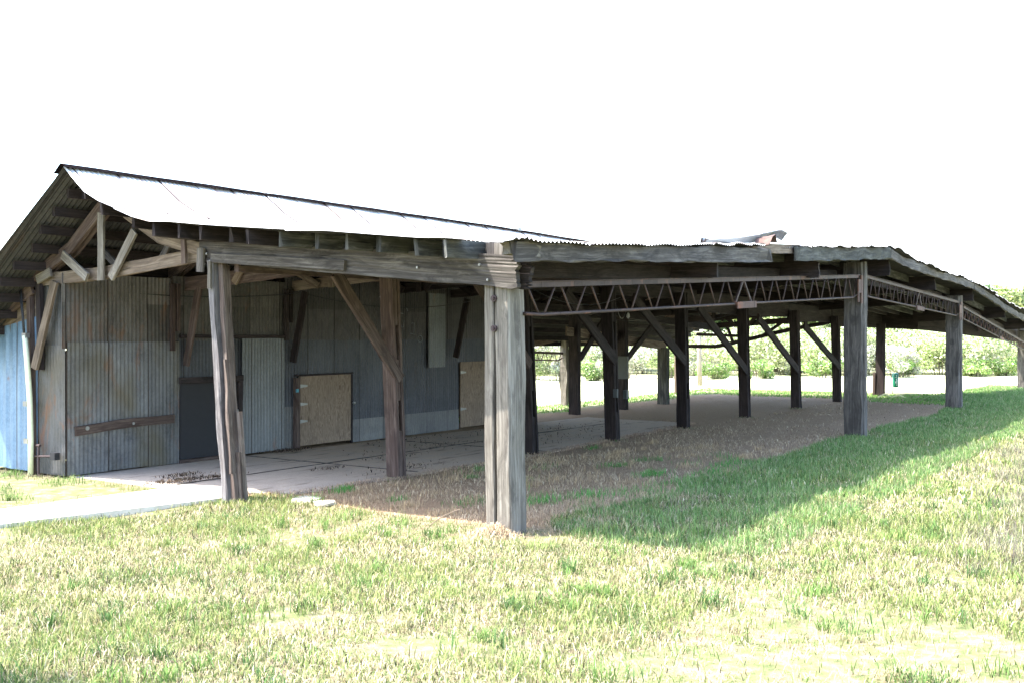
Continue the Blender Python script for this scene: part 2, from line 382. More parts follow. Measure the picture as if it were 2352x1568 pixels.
# roof sheets
def roof():
    mb = MB(); pitch = .0762; na = int(37 / pitch) * 2
    bs = [-.56, -.42, -.2, 0, .15, .3, .6, 1.2, 1.8, 2.4, 2.42, 3.0, 3.6, 4.3, 4.7, 5.0, 5.3, 5.32, 5.6, 5.9, 6.1, 6.4, 6.6, 7.2, 7.8, 8.4, 8.42, 9.0, 9.62]
    A0 = -.78; V = []; ok = {}
    jit = [R.uniform(-.03, .03) for _ in range(80)]; bj = [R.uniform(-.06, .05) for _ in range(80)]
    for i in range(na + 1):
        a = A0 + i * pitch / 2; sh = int(a / .66 + 5); fr = (a / .66 + 5) - sh
        for j, b in enumerate(bs):
            bb = b + (bj[sh] if j == 0 else 0); aa = a + (.03*math.sin(b*3.1) if i == 0 else 0)
            z = Zr(a, b) + (.011 if i % 2 else -.011) + .05 + .012 * (1 - fr)
            if b in (2.42, 5.32, 8.42): z += .014
            if j == 0: z += .03 * mnoise.noise(Vector((a * 2.2, 3, 1))) + .012
            if i == 0: z += .01*math.sin(b*5)
            V.append(V3(aa, bb, z))
    nb = len(bs); F, UV = [], []
    for i in range(na):
        a = A0 + i * pitch / 2
        for j in range(nb - 1):
            b = (bs[j] + bs[j+1]) / 2
            if a > a_end(b): continue
            if -.50 < a < -.13 + .1*math.sin(b*9) and -.3 < b < .28: continue                  # broken corner, hole shaped to let sun onto the beam end
            if 5.8 < a < 7.3 and b < -.45: continue                        # torn eave under the bent scrap
            F.append((i*nb+j, (i+1)*nb+j, (i+1)*nb+j+1, i*nb+j+1))
            UV.append([(a, bs[j]), (a+pitch/2, bs[j]), (a+pitch/2, bs[j+1]), (a, bs[j+1])])
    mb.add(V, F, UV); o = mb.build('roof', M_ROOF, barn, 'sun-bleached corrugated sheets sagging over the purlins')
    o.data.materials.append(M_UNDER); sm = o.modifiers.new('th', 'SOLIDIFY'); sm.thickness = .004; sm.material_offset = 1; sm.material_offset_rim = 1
    return o
roof_o = roof()
# ridge cap: folded dark sheet, and a small vent box on it
rc = MB(); V, F, UV = [], [], []
for k in range(51):
    a = -.80 + k * .5; z = pw(a, T_K) + .07 + .003 * math.sin(k * 1.7)
    for (db, dz) in ((-.10, -.045), (-.095, -.04), (0, .012), (.14, -.10), (.14, -.11), (0, 0)): V.append(V3(a, 6.4 + db, z + dz))
for k in range(50):
    for i in range(6):
        j = (i + 1) % 6; F.append((k*6+i, k*6+j, (k+1)*6+j, (k+1)*6+i)); UV.append([(k*.5, i*.1), (k*.5, i*.1+.1), (k*.5+.5, i*.1+.1), (k*.5+.5, i*.1)])
F.append((0, 1, 2, 3, 4, 5)); UV.append([(0, 0)]*6)
rc.add(V, F, UV); rc.build('ridge_cap', M_RIDGE, roof_o)
box(vb := MB(), 9.82, 9.95, 6.35, 6.45, 4.12, 4.25); vb.build('roof_vent', STEEL, roof_o)
# bent scrap of sheet standing up from the torn eave
def scrap():
    mb = MB(); V, F, UV = [], [], []
    path = [(4.6, 3.33), (5.6, 3.37), (6.2, 3.45), (6.7, 3.56), (6.98, 3.63), (7.05, 3.58), (7.2, 3.68), (7.38, 3.67), (7.46, 3.56)]
    wd = [.05, .10, .16, .22, .25, .30, .34, .28, .16]
    for k, ((a, z), w) in enumerate(zip(path, wd)):
        for s_ in range(5):
            t = s_ / 4 - .5; V.append(V3(a + t*.1*math.sin(k*2), -.1 + t * w * 2.2, z - .05 + .05 * math.sin(s_ * 2.6 + k) - t * w * .5))
    for k in range(8):
        for i in range(4): F.append((k*5+i, (k+1)*5+i, (k+1)*5+i+1, k*5+i+1)); UV.append([(k*.3, i*.1), (k*.3+.3, i*.1), (k*.3+.3, i*.1+.1), (k*.3, i*.1+.1)])
    mb.add(V, F, UV); o = mb.build('torn_sheet', metal('torn_sheet_metal', (.30, .31, .32), (.42, .43, .43), .35, (.30, .16, .10)), roof_o)
    o.modifiers.new('t', 'SOLIDIFY').thickness = .012
    mb = MB(); V, F, UV = [], [], []
    for k, (a, z) in enumerate([(6.05, 3.30), (6.2, 3.42), (6.32, 3.46), (6.4, 3.36)]):
        for s_ in range(3): V.append(V3(a, -.5 + s_*.12, z + .02*math.sin(s_*4+k)))
    for k in range(3):
        for i in range(2): F.append((k*3+i, (k+1)*3+i, (k+1)*3+i+1, k*3+i+1)); UV.append([(0, 0), (.1, 0), (.1, .1), (0, .1)])
    mb.add(V, F, UV); o = mb.build('torn_sheet', M_RUSTP, roof_o); o.modifiers.new('t', 'SOLIDIFY').thickness = .008
scrap()

# purlins running the length of the roof, their sawn tails sticking out past the gable
pb = [.27, .68, 1.18, 1.67, 2.12, 2.58, 3.0, 3.41, 3.8, 4.2, 4.68, 5.2, 5.65, 6.05, 6.66, 6.96, 7.26, 7.56, 7.86, 8.14, 8.42, 8.72, 9.02, 9.32, 9.55]
for b in pb:
    a0 = -.62 + R.uniform(-.10, .08) if b < 6.3 else -.48 + R.uniform(-.08, .08); a1 = min(a_end(b) - .1, 36)
    pts = []; n = int((a1 - a0) / 1.1)
    for k in range(n + 1):
        a = a0 + (a1 - a0) * k / n; pts.append((a, b, Zr(a, b) - .055))
    dark = W_LICHEN if b < 3 else W_DARK
    beam(mb := MB(), pts, .05, .17 if b < 6.3 else .125, rag=(.04, 0), wear=.006, seg=n * 2)
    mb.build('purlin', dark, barn)

# gable beam over the near bay and its nailed-on rail
def ragged_plank(mb, p0, p1, h0, h1, w, rag, rows=20, cols=44, dents=0):
    """plank on edge from p0 to p1 whose end at p1 is broken and splintered"""
    p0, p1 = V3(*p0), V3(*p1); d = (p1 - p0); L = d.length; dn = d.normalized(); s_, u_ = frame(dn)
    q_ = [R.random() for _ in range(rows + 3)]; ro = [rag * (.15 + .5*(q_[r]+q_[r+1]+q_[r+2])/3*1.2 + (.55 if R.random() < .18 else 0)) for r in range(rows + 1)]
    V, F, UV = [], [], []; uo = R.random()*9
    for side in (-1, 1):
        for c in range(cols + 1):
            t = c / cols; h = h0 + (h1 - h0) * t
            for r in range(rows + 1):
                ext = ro[r] * max(0, (t - .94) / .06)
                p = p0 + dn * (L * t - ext) + u_ * h * (r / rows - .5) + s_ * side * w / 2
                nz = mnoise.noise(Vector((t * L * .8, r * .9, side * 3))) * .006 + mnoise.noise(Vector((t * L * .2, r * 2.4, 5 * side))) * .007
                p += s_ * side * nz
                if r in (0, rows): p += u_ * mnoise.noise(Vector((t * L * 1.3, r, 1))) * .02
                V.append(p)
    def I(sd_, c, r): return (0 if sd_ < 0 else (cols+1)*(rows+1)) + c*(rows+1) + r
    def U(c, r): return (uo + L * c / cols, h0 * r / rows)
    for c in range(cols):
        for r in range(rows):
            F.append((I(-1,c,r), I(-1,c,r+1), I(-1,c+1,r+1), I(-1,c+1,r))); UV.append([U(c,r),U(c,r+1),U(c+1,r+1),U(c+1,r)])
            F.append((I(1,c,r), I(1,c+1,r), I(1,c+1,r+1), I(1,c,r+1))); UV.append([U(c,r),U(c+1,r),U(c+1,r+1),U(c,r+1)])
        for r, fl in ((0, 0), (rows, 1)):
            q = (I(-1,c,r), I(-1,c+1,r), I(1,c+1,r), I(1,c,r)); F.append(q if not fl else q[::-1]); UV.append([U(c,0),U(c+1,0),U(c+1,1),U(c,1)])
    for r in range(rows):
        F.append((I(-1,0,r), I(1,0,r), I(1,0,r+1), I(-1,0,r+1))); UV.append([U(0,r)]*4)
        F.append((I(-1,cols,r), I(-1,cols,r+1), I(1,cols,r+1), I(1,cols,r))); UV.append([U(0,r),U(0,r+1),U(1,r+1),U(1,r)])
    return mb.add(V, F, UV)
ragged_plank(mb := MB(), (-.16, 4.46, 3.02), (-.16, -.27, 2.605), .235, .33, .07, .12)
gb = mb.build('gable_beam', W_GREY, barn, 'wide grey beam with a splintered end over the corner post')
ragged_plank(mb := MB(), (-.03, 4.3, 2.98), (-.03, -.33, 2.60), .22, .33, .06, .10)
mb.build('gable_beam', W_DARK, barn)
beam(mb := MB(), [(-.215, 4.2, 2.925), (-.215, 2.03, 2.755)], .045, .115, wear=.002); mb.build('rail', W_GREY, barn)
beam(mb := MB(), [(-.23, 4.38, 3.05), (-.23, 4.40, 2.76)], .03, .12, up=V3(0, 1, 0), wear=.003); mb.build('cleat', W_GREY, barn)
for b, z in ((.22, 2.70), (.12, 2.545), (1.02, 2.70), (4.3, 2.98), (4.35, 2.86)):
    tube(mb := MB(), [(-.20, b, z), (-.222, b, z)], .013, 10); mb.build('bolt', STEEL, gb)

# posts
def ply_post(base, top, w, mat, gaps=True, t=.055, name='post', ply=3):
    """built-up post: plies stacked along a, with filler blocks missing here and there"""
    mb = MB(); bx, by = base; tx, ty, tz = top
    L = tz
    for k in range(ply):
        off = (k - (ply-1)/2) * (t + .008)
        P = lambda q: (bx + (tx-bx)*q + off, by + (ty-by)*q, -.05 + (L+.05)*q)
        if k == 1 and gaps:
            q = 0; edges = sorted([R.uniform(.15, .3), R.uniform(.32, .42), R.uniform(.55, .65), R.uniform(.72, .8)])
            for q0, q1 in ((0, edges[0]), (edges[1], edges[2]), (edges[3], 1)):
                beam(mb, [P(q0), P(q1)], w * .9, t, up=V3(1, 0, 0), wear=.004)
        else:
            beam(mb, [P(0), P(1)], w * R.uniform(.95, 1.05), t, up=V3(1, 0, 0), wear=.006)
    return mb.build(name, mat, barn)
# the corner post: three weathered timbers bolted together, splitting apart
cp = MB()
beam(cp, [(-.02, .13, -.05), (.0, .165, .9), (.0, .17, 2.5)], .115, .25, up=V3(1, 0, 0), wear=.006)
beam(cp, [(.0, -.03, -.05), (.01, -.01, 1.2), (.01, .01, 2.92)], .17, .30, up=V3(1, 0, 0), wear=.006)
mid = MB(); beam(mid, [(.05, .09, .0), (.06, .10, 2.45)], .06, .2, up=V3(1, 0, 0), wear=.012)
post0 = cp.build('post', W_PALE, barn, 'bleached corner post of timbers splitting apart')
mid.build('gap_shade_core', W_DARK, post0)  # dark wood paints in the shade of the gap between the timbers
for z in (2.36, 2.06):
    tube(mb := MB(), [(-.03, .085, z), (-.165, .085, z)], .034, 10); tube(mb, [(-.16, .085, z), (-.185, .085, z)], .018, 6); mb.build('bolt', BOLT, post0)
beam(mb := MB(), [(-.10, .10, 2.62), (-.10, .10, 2.93)], .05, .2, up=V3(0, 1, 0)); mb.build('post_block', W_GREY, barn)
# near left post, split, leaning, with a later board nailed beside it
np_ = MB()
beam(np_, [(-.24, 3.86, -.05), (-.21, 4.0, .9), (-.14, 4.25, 2.9)], .10, .14, up=V3(1, 0, 0), wear=.008, seg=22)
np2 = MB()
beam(np2, [(-.19, 3.77, -.05), (-.16, 3.90, .9), (-.09, 4.145, 2.9)], .08, .12, up=V3(1, 0, 0), wear=.008, seg=22)
beam(np2, [(-.245, 3.80, .35), (-.23, 3.89, 1.15), (-.18, 3.98, 1.7)], .035, .06, up=V3(1, 0, 0), wear=.012, seg=14)
beam(np2, [(-.16, 3.72, -.05), (-.15, 3.79, .6)], .04, .07, up=V3(1, 0, 0), wear=.008)
beam(np2, [(-.12, 3.71, -.05), (-.12, 3.82, 1.08)], .03, .06, up=V3(1, 0, 0), wear=.008)
npo = np_.build('post', W_SPLIT, barn, 'leaning split post with broken boards at its foot'); np2.build('post_board', W_TAN2, npo)
beam(mb := MB(), [(-.25, 4.2, 2.88), (-.26, 4.19, 2.55)], .03, .05, wear=.003); mb.build('cleat', W_PALE, barn)

inner = [2.62, 6.1, 9.0, 12.2, 15.75, 19.5, 23.2]
ITOP = [(2.53, 2.80), (5.95, 2.9), (8.9, 2.9), (12.2, 2.9), (15.75, 2.78), (19.5, 2.65), (23.2, 2.55)]
for i, a in enumerate(inner):
    ta, tz = ITOP[i]
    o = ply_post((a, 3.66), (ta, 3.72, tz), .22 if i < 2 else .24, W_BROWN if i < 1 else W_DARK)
    if i == 0: o['label'] = 'brown built-up post inside the near bay'
# far posts of the inner row and wall row
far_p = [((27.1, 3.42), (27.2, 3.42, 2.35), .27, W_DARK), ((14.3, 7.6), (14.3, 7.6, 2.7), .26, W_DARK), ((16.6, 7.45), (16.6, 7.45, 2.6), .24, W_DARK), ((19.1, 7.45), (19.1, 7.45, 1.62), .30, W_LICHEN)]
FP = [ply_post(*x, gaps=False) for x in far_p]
beam(mb := MB(), [(16.84, 9.43, -.05), (16.86, 9.43, 1.95)], .2, .16, up=V3(1, 0, 0), wear=.03, seg=14)
mb.build('post', W_PALE, barn, 'rotten pale post on the far eave in the sun')
beam(mb := MB(), [(27.05, 3.60, -.05), (27.05, 3.58, .75)], .08, .12, up=V3(1, 0, 0)); mb.build('post_splice', W_BROWN, barn)
for b in (9.4,):
    for a in (24.3,): beam(mb := MB(), [(a, b, -.05), (a, b, 1.65)], .2, .18, up=V3(1, 0, 0)); mb.build('post', W_TAN, barn)

# right-hand facade posts carrying the steel joists
sidep = [((12.25, .0), 3.42, .37, .30), ((21.75, .05), 3.05, .37, .34), ((34.2, .1), 2.15, .37, .30)]
SP = []
for (x, y), h, w, d in sidep:
    mb = MB(); beam(mb, [(x + .03, y, -.05), (x + .03, y, h)], w, d * .62, up=V3(1, 0, 0), wear=.010, seg=18)
    beam(mb, [(x - d*.42, y + .02, -.05), (x - d*.42, y + .02, h - .02)], w * .93, d * .26, up=V3(1, 0, 0), wear=.014, seg=18)
    SP.append(mb.build('post', W_SIDE, barn))
for o, l in zip(SP, ('thick grey post nearest the camera between two steel joists', 'second grey side post further down the row', 'last side post at the edge of the view')): o['label'] = l
tube(mb := MB(), [(21.5, .26, 1.28), (21.45, .34, 1.26), (21.45, .38, 1.20), (21.45, .36, 1.14), (21.45, .31, 1.15)], .012, 6); mb.build('hook', BOLT, SP[1])

# fascia boards along the side eave
fas = [(-.45, 2.86, 2.71), (1.3, 2.97, 2.80), (3.6, 3.11, 2.90), (5.9, 3.26, 3.05)], [(7.3, 3.35, 3.16), (9, 3.47, 3.24), (11.64, 3.64, 3.41), (12.9, 3.74, 3.49)], \
      [(12.96, 3.72, 3.50), (14.0, 3.62, 3.42), (16.9, 3.49, 3.32), (19, 3.45, 3.28), (21.5, 3.40, 3.23)], [(21.55, 3.38, 3.22), (24, 3.16, 3.0), (27, 2.86, 2.69), (30.4, 2.62, 2.42), (33.5, 2.36, 2.16), (36, 2.12, 1.94)]
for i, ks in enumerate(fas):
    pts = [(a, -.47, (t + b) / 2 + R.uniform(-.012, .012)) for a, t, b in ks]; h = sum(t - b for a, t, b in ks) / len(ks)
    mb = MB(); beam(mb, pts, .05, h, rag=(.25 if i == 0 else .04, .45 if i == 0 else .04), wear=.016, seg=len(ks) * 12)
    mb.build('fascia_board', W_LICHEN if i == 1 else W_GREY, barn)
beam(mb := MB(), [(5.7, -.40, 3.24), (8.9, -.40, 3.42)], .04, .14, rag=(.2, .05), wear=.006); mb.build('fascia_board', W_TAN, barn, 'broken length of board behind the gap in the fascia')
beam(mb := MB(), [(-.55, -.40, 2.80), (-.2, -.44, 2.79)], .13, .11, rag=(.12, .0), wear=.02, seg=6); mb.build('fascia_end', W_PALE, barn)

# rafters: pairs of wide planks running in from the side eave
for k, (a, zt) in enumerate([(4.55, 2.77), (8.9, 2.96), (13.45, 3.21), (17.6, 3.06), (22.15, 2.92), (27.3, 2.52), (31.5, 2.2)]):
    zi = {0: 2.77, 1: 2.9, 2: 2.86, 3: 2.75, 4: 2.68, 5: 2.4, 6: 2.1}[k]
    for s_ in (-.05, .12):
        b0 = -.37 if s_ < 0 else -.22
        h0 = Zr(a, b0) - zt - .02; h1 = Zr(a, 3.9) - zi - .02; b1 = 4.5 if a < 24 else (2.4 if a < 30 else 1.2)
        if a > 24: h1 = Zr(a, b1) - zi - .02
        p0 = V3(a + s_, b0, zt + h0/2); p1 = V3(a + s_, b1, zi + h1/2)
        mb = MB(); ragged_plank(mb, p1, p0, min(.42, h1), min(.42, h0), .05, .03, 6, 18); mb.build('rafter', W_DARK, barn)
# struts under the joist line: plank behind the eave (second header)
for (a0, z0), (a1, z1) in (((.3, 2.70), (4.5, 2.84)), ((4.7, 2.86), (12.1, 3.16)), ((12.5, 3.2), (21.5, 3.02)), ((22, 3.0), (34, 2.0))):
    beam(mb := MB(), [(a0, .35, z0), (a1, .35, z1)], .05, .2); mb.build('header', W_DARK, barn)

# steel bar joists
def joist(p0, p1, h0, h1, npan, label, splice=None, plate_end=True, sag=0):
    """p = top-chord ends; h = depth at each end"""
    p0, p1 = V3(*p0), V3(*p1)
    root = MB()
    tops = []; bots = []
    for k in range(npan * 2 + 1):
        q = k / (npan * 2); p = p0.lerp(p1, q); p.z += sag * math.sin(math.pi * q); tops.append(p)
        bots.append(p - V3(0, 0, h0 + (h1 - h0) * q))
    mbt = MB()
    for dy in (-.032, .032):
        beam(mbt, [t + V3(0, dy, 0) for t in tops], .008, .055, wear=.001, seg=npan * 2)
        beam(mbt, [t + V3(0, dy * .9, .033) for t in tops], .05, .008, wear=.001, seg=npan * 2)
    j = mbt.build('bar_joist', M_RUST, barn, label)
    bb = bots[:]; bb[0] = bots[0] + V3(0, 0, .02); bb[-1] = bots[-1] + V3(0, 0, .07)
    tube(mb := MB(), bb, .019, 8); mb.build('bottom_rod', M_RUST, j, smooth=True)
    zig = MB()
    pts = []
    for k in range(npan):
        c0 = tops[2*k].lerp(tops[2*k+1], .35); c1 = tops[2*k+1]
        n0 = bots[2*k+1]; n1 = tops[min(2*k+2, npan*2)]
        d = V3(.05, 0, 0)
        tube(zig, [tops[2*k] + d, n0 - d], .012, 6); tube(zig, [n0 + d, n1 - d], .012, 6)
    zig.build('web_bar', M_RUST, j, smooth=True)
    if splice:
        m0 = npan; a = bots[m0-1] ; b = bots[m0+1]; mid = tops[m0]
        beam(mb := MB(), [a - V3(0,.03,.02), b + (b-a)*.15 - V3(0,.03,.02)], .03, .10, wear=.001); mb.build('splice_plate', M_RUSTP, j)
        for e in (a, b): beam(mb := MB(), [mid, e], .03, .035, wear=.001); mb.build('splice_brace', M_RUST, j)
    if plate_end:
        mb = MB(); e = p1 + V3(.04, -.06, 0); hh = h1
        box(mb, e.x - .25, e.x + .02, e.y - .02, e.y, e.z - hh + .08, e.z - .06)
        box(mb, e.x - .06, e.x + .05, e.y - .022, e.y - .001, e.z - hh - .12, e.z + .02)
        box(mb, e.x - .26, e.x - .20, e.y - .022, e.y - .001, e.z - hh - .10, e.z - hh + .1)
        mb.build('end_plate', M_RUSTP, j)
    return j
joist((.12, -.1, 2.50), (12.0, -.1, 3.12), .31, .40, 18, 'near rusty bar joist between the corner post and the thick side post', True)
joist((12.5, -.1, 3.14), (21.5, -.1, 2.85), .38, .36, 15, 'middle rusty bar joist sloping down between the side posts', True)
joist((22.0, -.1, 2.74), (34.0, -.1, 1.60), .30, .24, 20, 'far rusty bar joist sloping down to the last post', True)
joist((14.0, 9.45, 1.56), (16.75, 9.45, 1.47), .20, .20, 6, 'small dark bar joist at the far eave', None, False)

# trusses of the middle bay
TR_A = [0.0, 2.1, 4.4, 6.8, 9.0, 11.4, 13.6, 16.0, 18.3, 20.7, 23.1]
def truss(a, mat, matw, k):
    zb = pw(a, [(0, 0), (12, .02), (16, -.1), (23, -.55)]); L, Rr, M = 8.25, 4.52, 6.45
    t = Zr(a + .2, 6.4) - .15
    def bot(b): return pw(b, [(4.5, 3.02 - .03*(k == 1)), (8.3, 2.78 - .06*(k == 1))]) + zb - (.06 * math.sin((b - 4.5) / 3.8 * math.pi) if k == 0 else 0)
    mb = MB(); beam(mb, [(a, Rr - .05, bot(Rr)), (a, 6.6, bot(6.6)), (a, L, bot(L))], .05, .17 if k != 1 else .21, rag=(.02, .03), wear=.009, seg=18)
    root = mb.build('truss', mat, barn)
    for s_ in (-.055, .05):
        tl = MB(); beam(tl, [(a + s_, L + .05, bot(L) - .02), (a + s_, 7.3, Zr(a, 7.3) - .24), (a + s_, M - .02, t - .12)], .05, .17, wear=.006, seg=12); tl.build('top_chord', W_BROWN, root)
    tr = MB(); beam(tr, [(a - .05, Rr - .02, bot(Rr) + .02), (a - .05, 5.35, Zr(a, 5.35) - .26), (a - .05, M, t - .14)], .05, .17, wear=.006, seg=12); tr.build('top_chord', mat, root)
    webs = [(7.42, .58, 6.86, 0), (6.56, .80, 6.56, -.06), (5.86, .46, 6.35, -.05), (7.72, .50, 8.02, 0.03)]
    for (b0, dz, b1, z1) in webs:
        if k and R.random() < .1: continue
        zt = min(Zr(a, b0) - .24, bot(b0) + dz)
        mbw = MB(); beam(mbw, [(a - .085 + R.uniform(-.01, .01), b1 + R.uniform(-.1, .1)*(k > 0), bot(b1) + z1 - .04), (a - .085, b0, zt)], .035, .115 if k else .125, rag=(.01, .02), wear=.005); mbw.build('web', matw, root)
    if k == 0:
        mbw = MB(); beam(mbw, [(a + .3, 5.9, bot(6) + .03), (a + .3, 5.62, bot(6) + .36)], .035, .09); mbw.build('web', W_GREY, root)
        mbw = MB(); beam(mbw, [(a + .3, 6.65, bot(6.6) + .05), (a + .3, 7.15, bot(7) + .42)], .035, .09); mbw.build('web', W_GREY, root)
        mbw = MB(); beam(mbw, [(a - .09, 4.86, bot(4.9) - .09), (a - .09, 4.88, bot(4.9) + .27)], .035, .08, up=V3(0, 1, 0)); mbw.build('cleat', W_BROWN, root)
    return root
for k, a in enumerate(TR_A):
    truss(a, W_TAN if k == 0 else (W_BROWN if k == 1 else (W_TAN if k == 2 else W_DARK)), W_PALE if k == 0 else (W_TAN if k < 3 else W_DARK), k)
# sagging broken truss remains at the far gable
for pts in ([(23.3, 8.53, 1.62), (23.3, 7.6, 1.62), (23.3, 6.9, 1.76), (23.3, 5.4, 2.1), (23.3, 3.9, 2.38)],):
    beam(mb := MB(), pts, .06, .12, wear=.008); mb.build('broken_chord', W_DARK, barn)
for p, q in (((23.3, 7.0, 1.72), (23.3, 7.25, 2.35)), ((23.3, 6.0, 1.98), (23.3, 5.2, 2.5)), ((23.3, 4.6, 2.22), (23.3, 4.75, 2.55)), ((22.9, 8.1, 2.0), (23.1, 6.6, 1.95))):
    beam(mb := MB(), [p, q], .05, .09); mb.build('broken_web', W_DARK, barn)
# long beams on the inner row and wall row
for a0, z0, a1, z1 in ((-.1, 2.88, 5.9, 2.92), (5.9, 2.9, 12.1, 2.9), (12.1, 2.8, 15.8, 2.70), (15.8, 2.70, 19.5, 2.70), (19.5, 2.6, 23.3, 2.6)):
    beam(mb := MB(), [(a0, 3.9, z0), (a1, 3.9, z1)], .07, .26 if a0 < 12 else .46); mb.build('plate_beam', W_DARK if a0 > 5 else W_BROWN, barn)
for a0, z0, a1, z1 in ((11.6, 2.66, 16.6, 2.58), (16.6, 2.56, 23.3, 2.2)):
    beam(mb := MB(), [(a0, 7.55, z0), (a1, 7.55, z1)], .07, .2); mb.build('plate_beam', W_DARK, barn)
# knee braces
def brace(a_post, z0, a1, z1, b, mat=W_DARK, w=.05, h=.17):
    beam(mb := MB(), [(a_post, b, z0), (a1, b, z1)], w, h, rag=(.01, .01)); mb.build('knee_brace', mat, barn)
brace(2.62, 1.38, 1.30, 2.80, 3.60, W_BROWN); brace(2.75, 1.5, 1.55, 2.86, 3.84, W_DARK)
brace(5.95, 1.5, 4.4, 2.84, 3.58, W_BROWN); pass
for a, z0, a1, z1 in ((8.95, 1.50, 7.1, 2.75), (12.1, 1.42, 9.7, 2.72), (15.65, 1.12, 12.8, 2.62), (19.4, 1.03, 16.4, 2.42), (23.1, 1.05, 19.9, 2.25)):
    brace(a, z0, a1, z1, 3.58, h=.20)
brace(14.4, 1.4, 15.6, 2.35, 7.5); brace(16.75, 1.35, 18.4, 2.3, 7.4); 
# left eave board, far gable headers
for pts in ([(11.6, 9.5, 1.78), (14.9, 9.5, 1.72), (17.1, 9.5, 1.97), (19, 9.5, 1.80), (24.5, 9.5, 1.74)],):
    beam(mb := MB(), pts, .05, .2, wear=.006, seg=20); mb.build('eave_board', W_TAN, barn)
beam(mb := MB(), [(13.9, 7.6, 2.08), (16.8, 7.6, 1.88), (19.3, 7.5, 1.66)], .06, .22, rag=(.05, .1), wear=.012, seg=12); mb.build('eave_board', W_TAN, barn)
for p, q in (((24.4, 4.2, 2.42), (28.0, 3.6, 2.38)), ((28, 4.2, 2.42), (28, 2.4, 2.32)), ((28, 2.5, 2.34), (30, 1.75, 2.20)), ((30, 1.75, 2.2), (33, .85, 2.02)), ((33, .85, 2.02), (36.2, .2, 1.80))):
    beam(mb := MB(), [V3(*p) + V3(0, 0, .17), V3(*q) + V3(0, 0, .17)], .06, .68); mb.build('gable_header', W_DARK, barn)

# corrugated walls
def cwall(name, mat, pts, z0, z1, depth=.004, pitch=.068, parent=barn, label=None, toe=0, head=0):
    """corrugated sheet standing on the line p-q (plan), from z0 to z1"""
    (x0, y0), (x1, y1) = pts; L = math.hypot(x1-x0, y1-y0); n = max(2, int(L / (pitch / 4))); nx, ny = -(y1-y0)/L, (x1-x0)/L
    V, F, UV = [], [], []; so_ = R.random() * 50
    zs = [0, .33, .66, 1]
    edge = [R.uniform(-toe, toe) for _ in range(60)]; edge2 = [R.uniform(-head, head) for _ in range(60)]
    for i in range(n + 1):
        s_ = L * i / n; w = depth * math.sin(2 * math.pi * s_ / pitch); sh = int(s_ / .68)
        for j, q in enumerate(zs):
            zz = z0 + (z1 - z0) * q + (edge[sh] if j == 0 else 0) + (edge2[sh] if j == 3 else 0)
            o_ = w + .01 * mnoise.noise(Vector((s_ * 1.2 + so_, q * 2, 0))) + .005 * (sh % 2)
            V.append(V3(x0 + (x1-x0)*s_/L + nx*o_, y0 + (y1-y0)*s_/L + ny*o_, zz))
    for i in range(n):
        for j in range(3):
            F.append((i*4+j, (i+1)*4+j, (i+1)*4+j+1, i*4+j+1)); u0, u1 = L*i/n + x0, L*(i+1)/n + x0
            v0, v1 = z0 + (z1-z0)*zs[j], z0 + (z1-z0)*zs[j+1]; UV.append([(u0, v0), (u1, v0), (u1, v1), (u0, v1)])
    mb = MB(); mb.add(V, F, UV); o = mb.build(name, mat, parent, label); o.modifiers.new('t', 'SOLIDIFY').thickness = .004; return o
B = 7.5
cwall('wall_panel', M_GALV, [(0, B - .03), (1.94, B - .03)], .02, 1.89, label='blue-grey corrugated panel with brown water stain', toe=.01)
cwall('wall_panel', M_UP, [(-.05, B), (1.8, B)], 1.80, 2.86, toe=.0)
cwall('wall_panel', M_FRONT, [(.0, 8.15), (.0, B)], .02, 1.85, label='narrow corrugated strip round the corner by the water pipe')
cwall('wall_panel', M_FRONT, [(.02, 8.15), (.02, B)], 1.85, 2.75)
cwall('wall_panel', M_UP, [(1.85, B), (4.2, B)], 1.90, 2.9, label='brown-grey upper sheets over the black door')
cwall('wall_panel', M_DK, [(1.94, B), (3.3, B)], 1.30, 1.93)
cwall('wall_panel', M_GALV2, [(3.2, B - .05), (4.16, B - .05)], .03, 1.94, label='bright corrugated panel between the two doors')
cwall('wall_panel', M_LOW, [(4.1, B), (4.42, B)], 0.0, .75)
cwall('wall_panel', M_DK, [(4.1, B + .01), (4.5, B + .01)], .7, 1.95, depth=.005)
cwall('wall_panel', M_DK, [(4.45, B + .01), (5.9, B + .01)], 1.28, 1.95, depth=.005)
cwall('wall_panel', M_DKUP, [(4.2, B), (11.6, B)], 1.90, 3.0, depth=.007, toe=.01)
cwall('wall_panel', M_DK, [(5.86, B + .01), (9.25, B + .01)], .40, 1.93, depth=.005, label='wide dark flat panel right of the plywood door')
cwall('wall_panel', M_LOW, [(5.86, B), (9.25, B)], .0, .42, depth=.004, label='pale dusty strip along the floor')
cwall('wall_panel', M_DK, [(9.2, B + .01), (10.5, B + .01)], 1.4, 1.93, depth=.005)
cwall('wall_panel', M_DK, [(10.4, B + .01), (11.6, B + .01)], .0, 1.93, depth=.005)
cwall('wall_panel', M_GALV2, [(8.15, B - .05), (8.72, B - .05)], 1.33, 2.84, label='narrow lighter sheet nailed over the dark wall')
cwall('wall_panel', M_DK, [(11.6, B), (11.6, 9.45)], 0, 2.8)
cwall('wall_panel', M_GALV, [(11.6, 9.45), (0, 9.45)], 0, 1.7)
bw = cwall('wall_panel', M_BLUE, [(0, 9.6), (0, 8.17)], .04, 2.26, depth=.006, pitch=.17, label='pale blue painted metal sheets left of the pipe', toe=.01)
for v in bw.data.vertices:                                    # top edge slopes down to the left with the rafter
    if v.co.z > 1: v.co.z -= (v.co.y - 8.17) * (.17) * (v.co.z / 2.3)
beam(mb := MB(), [(.03, 8.2, 2.40), (.03, 8.75, 2.22), (.03, 9.5, 1.98)], .03, .5, wear=.004); mb.build('gable_board', W_TAN, barn)
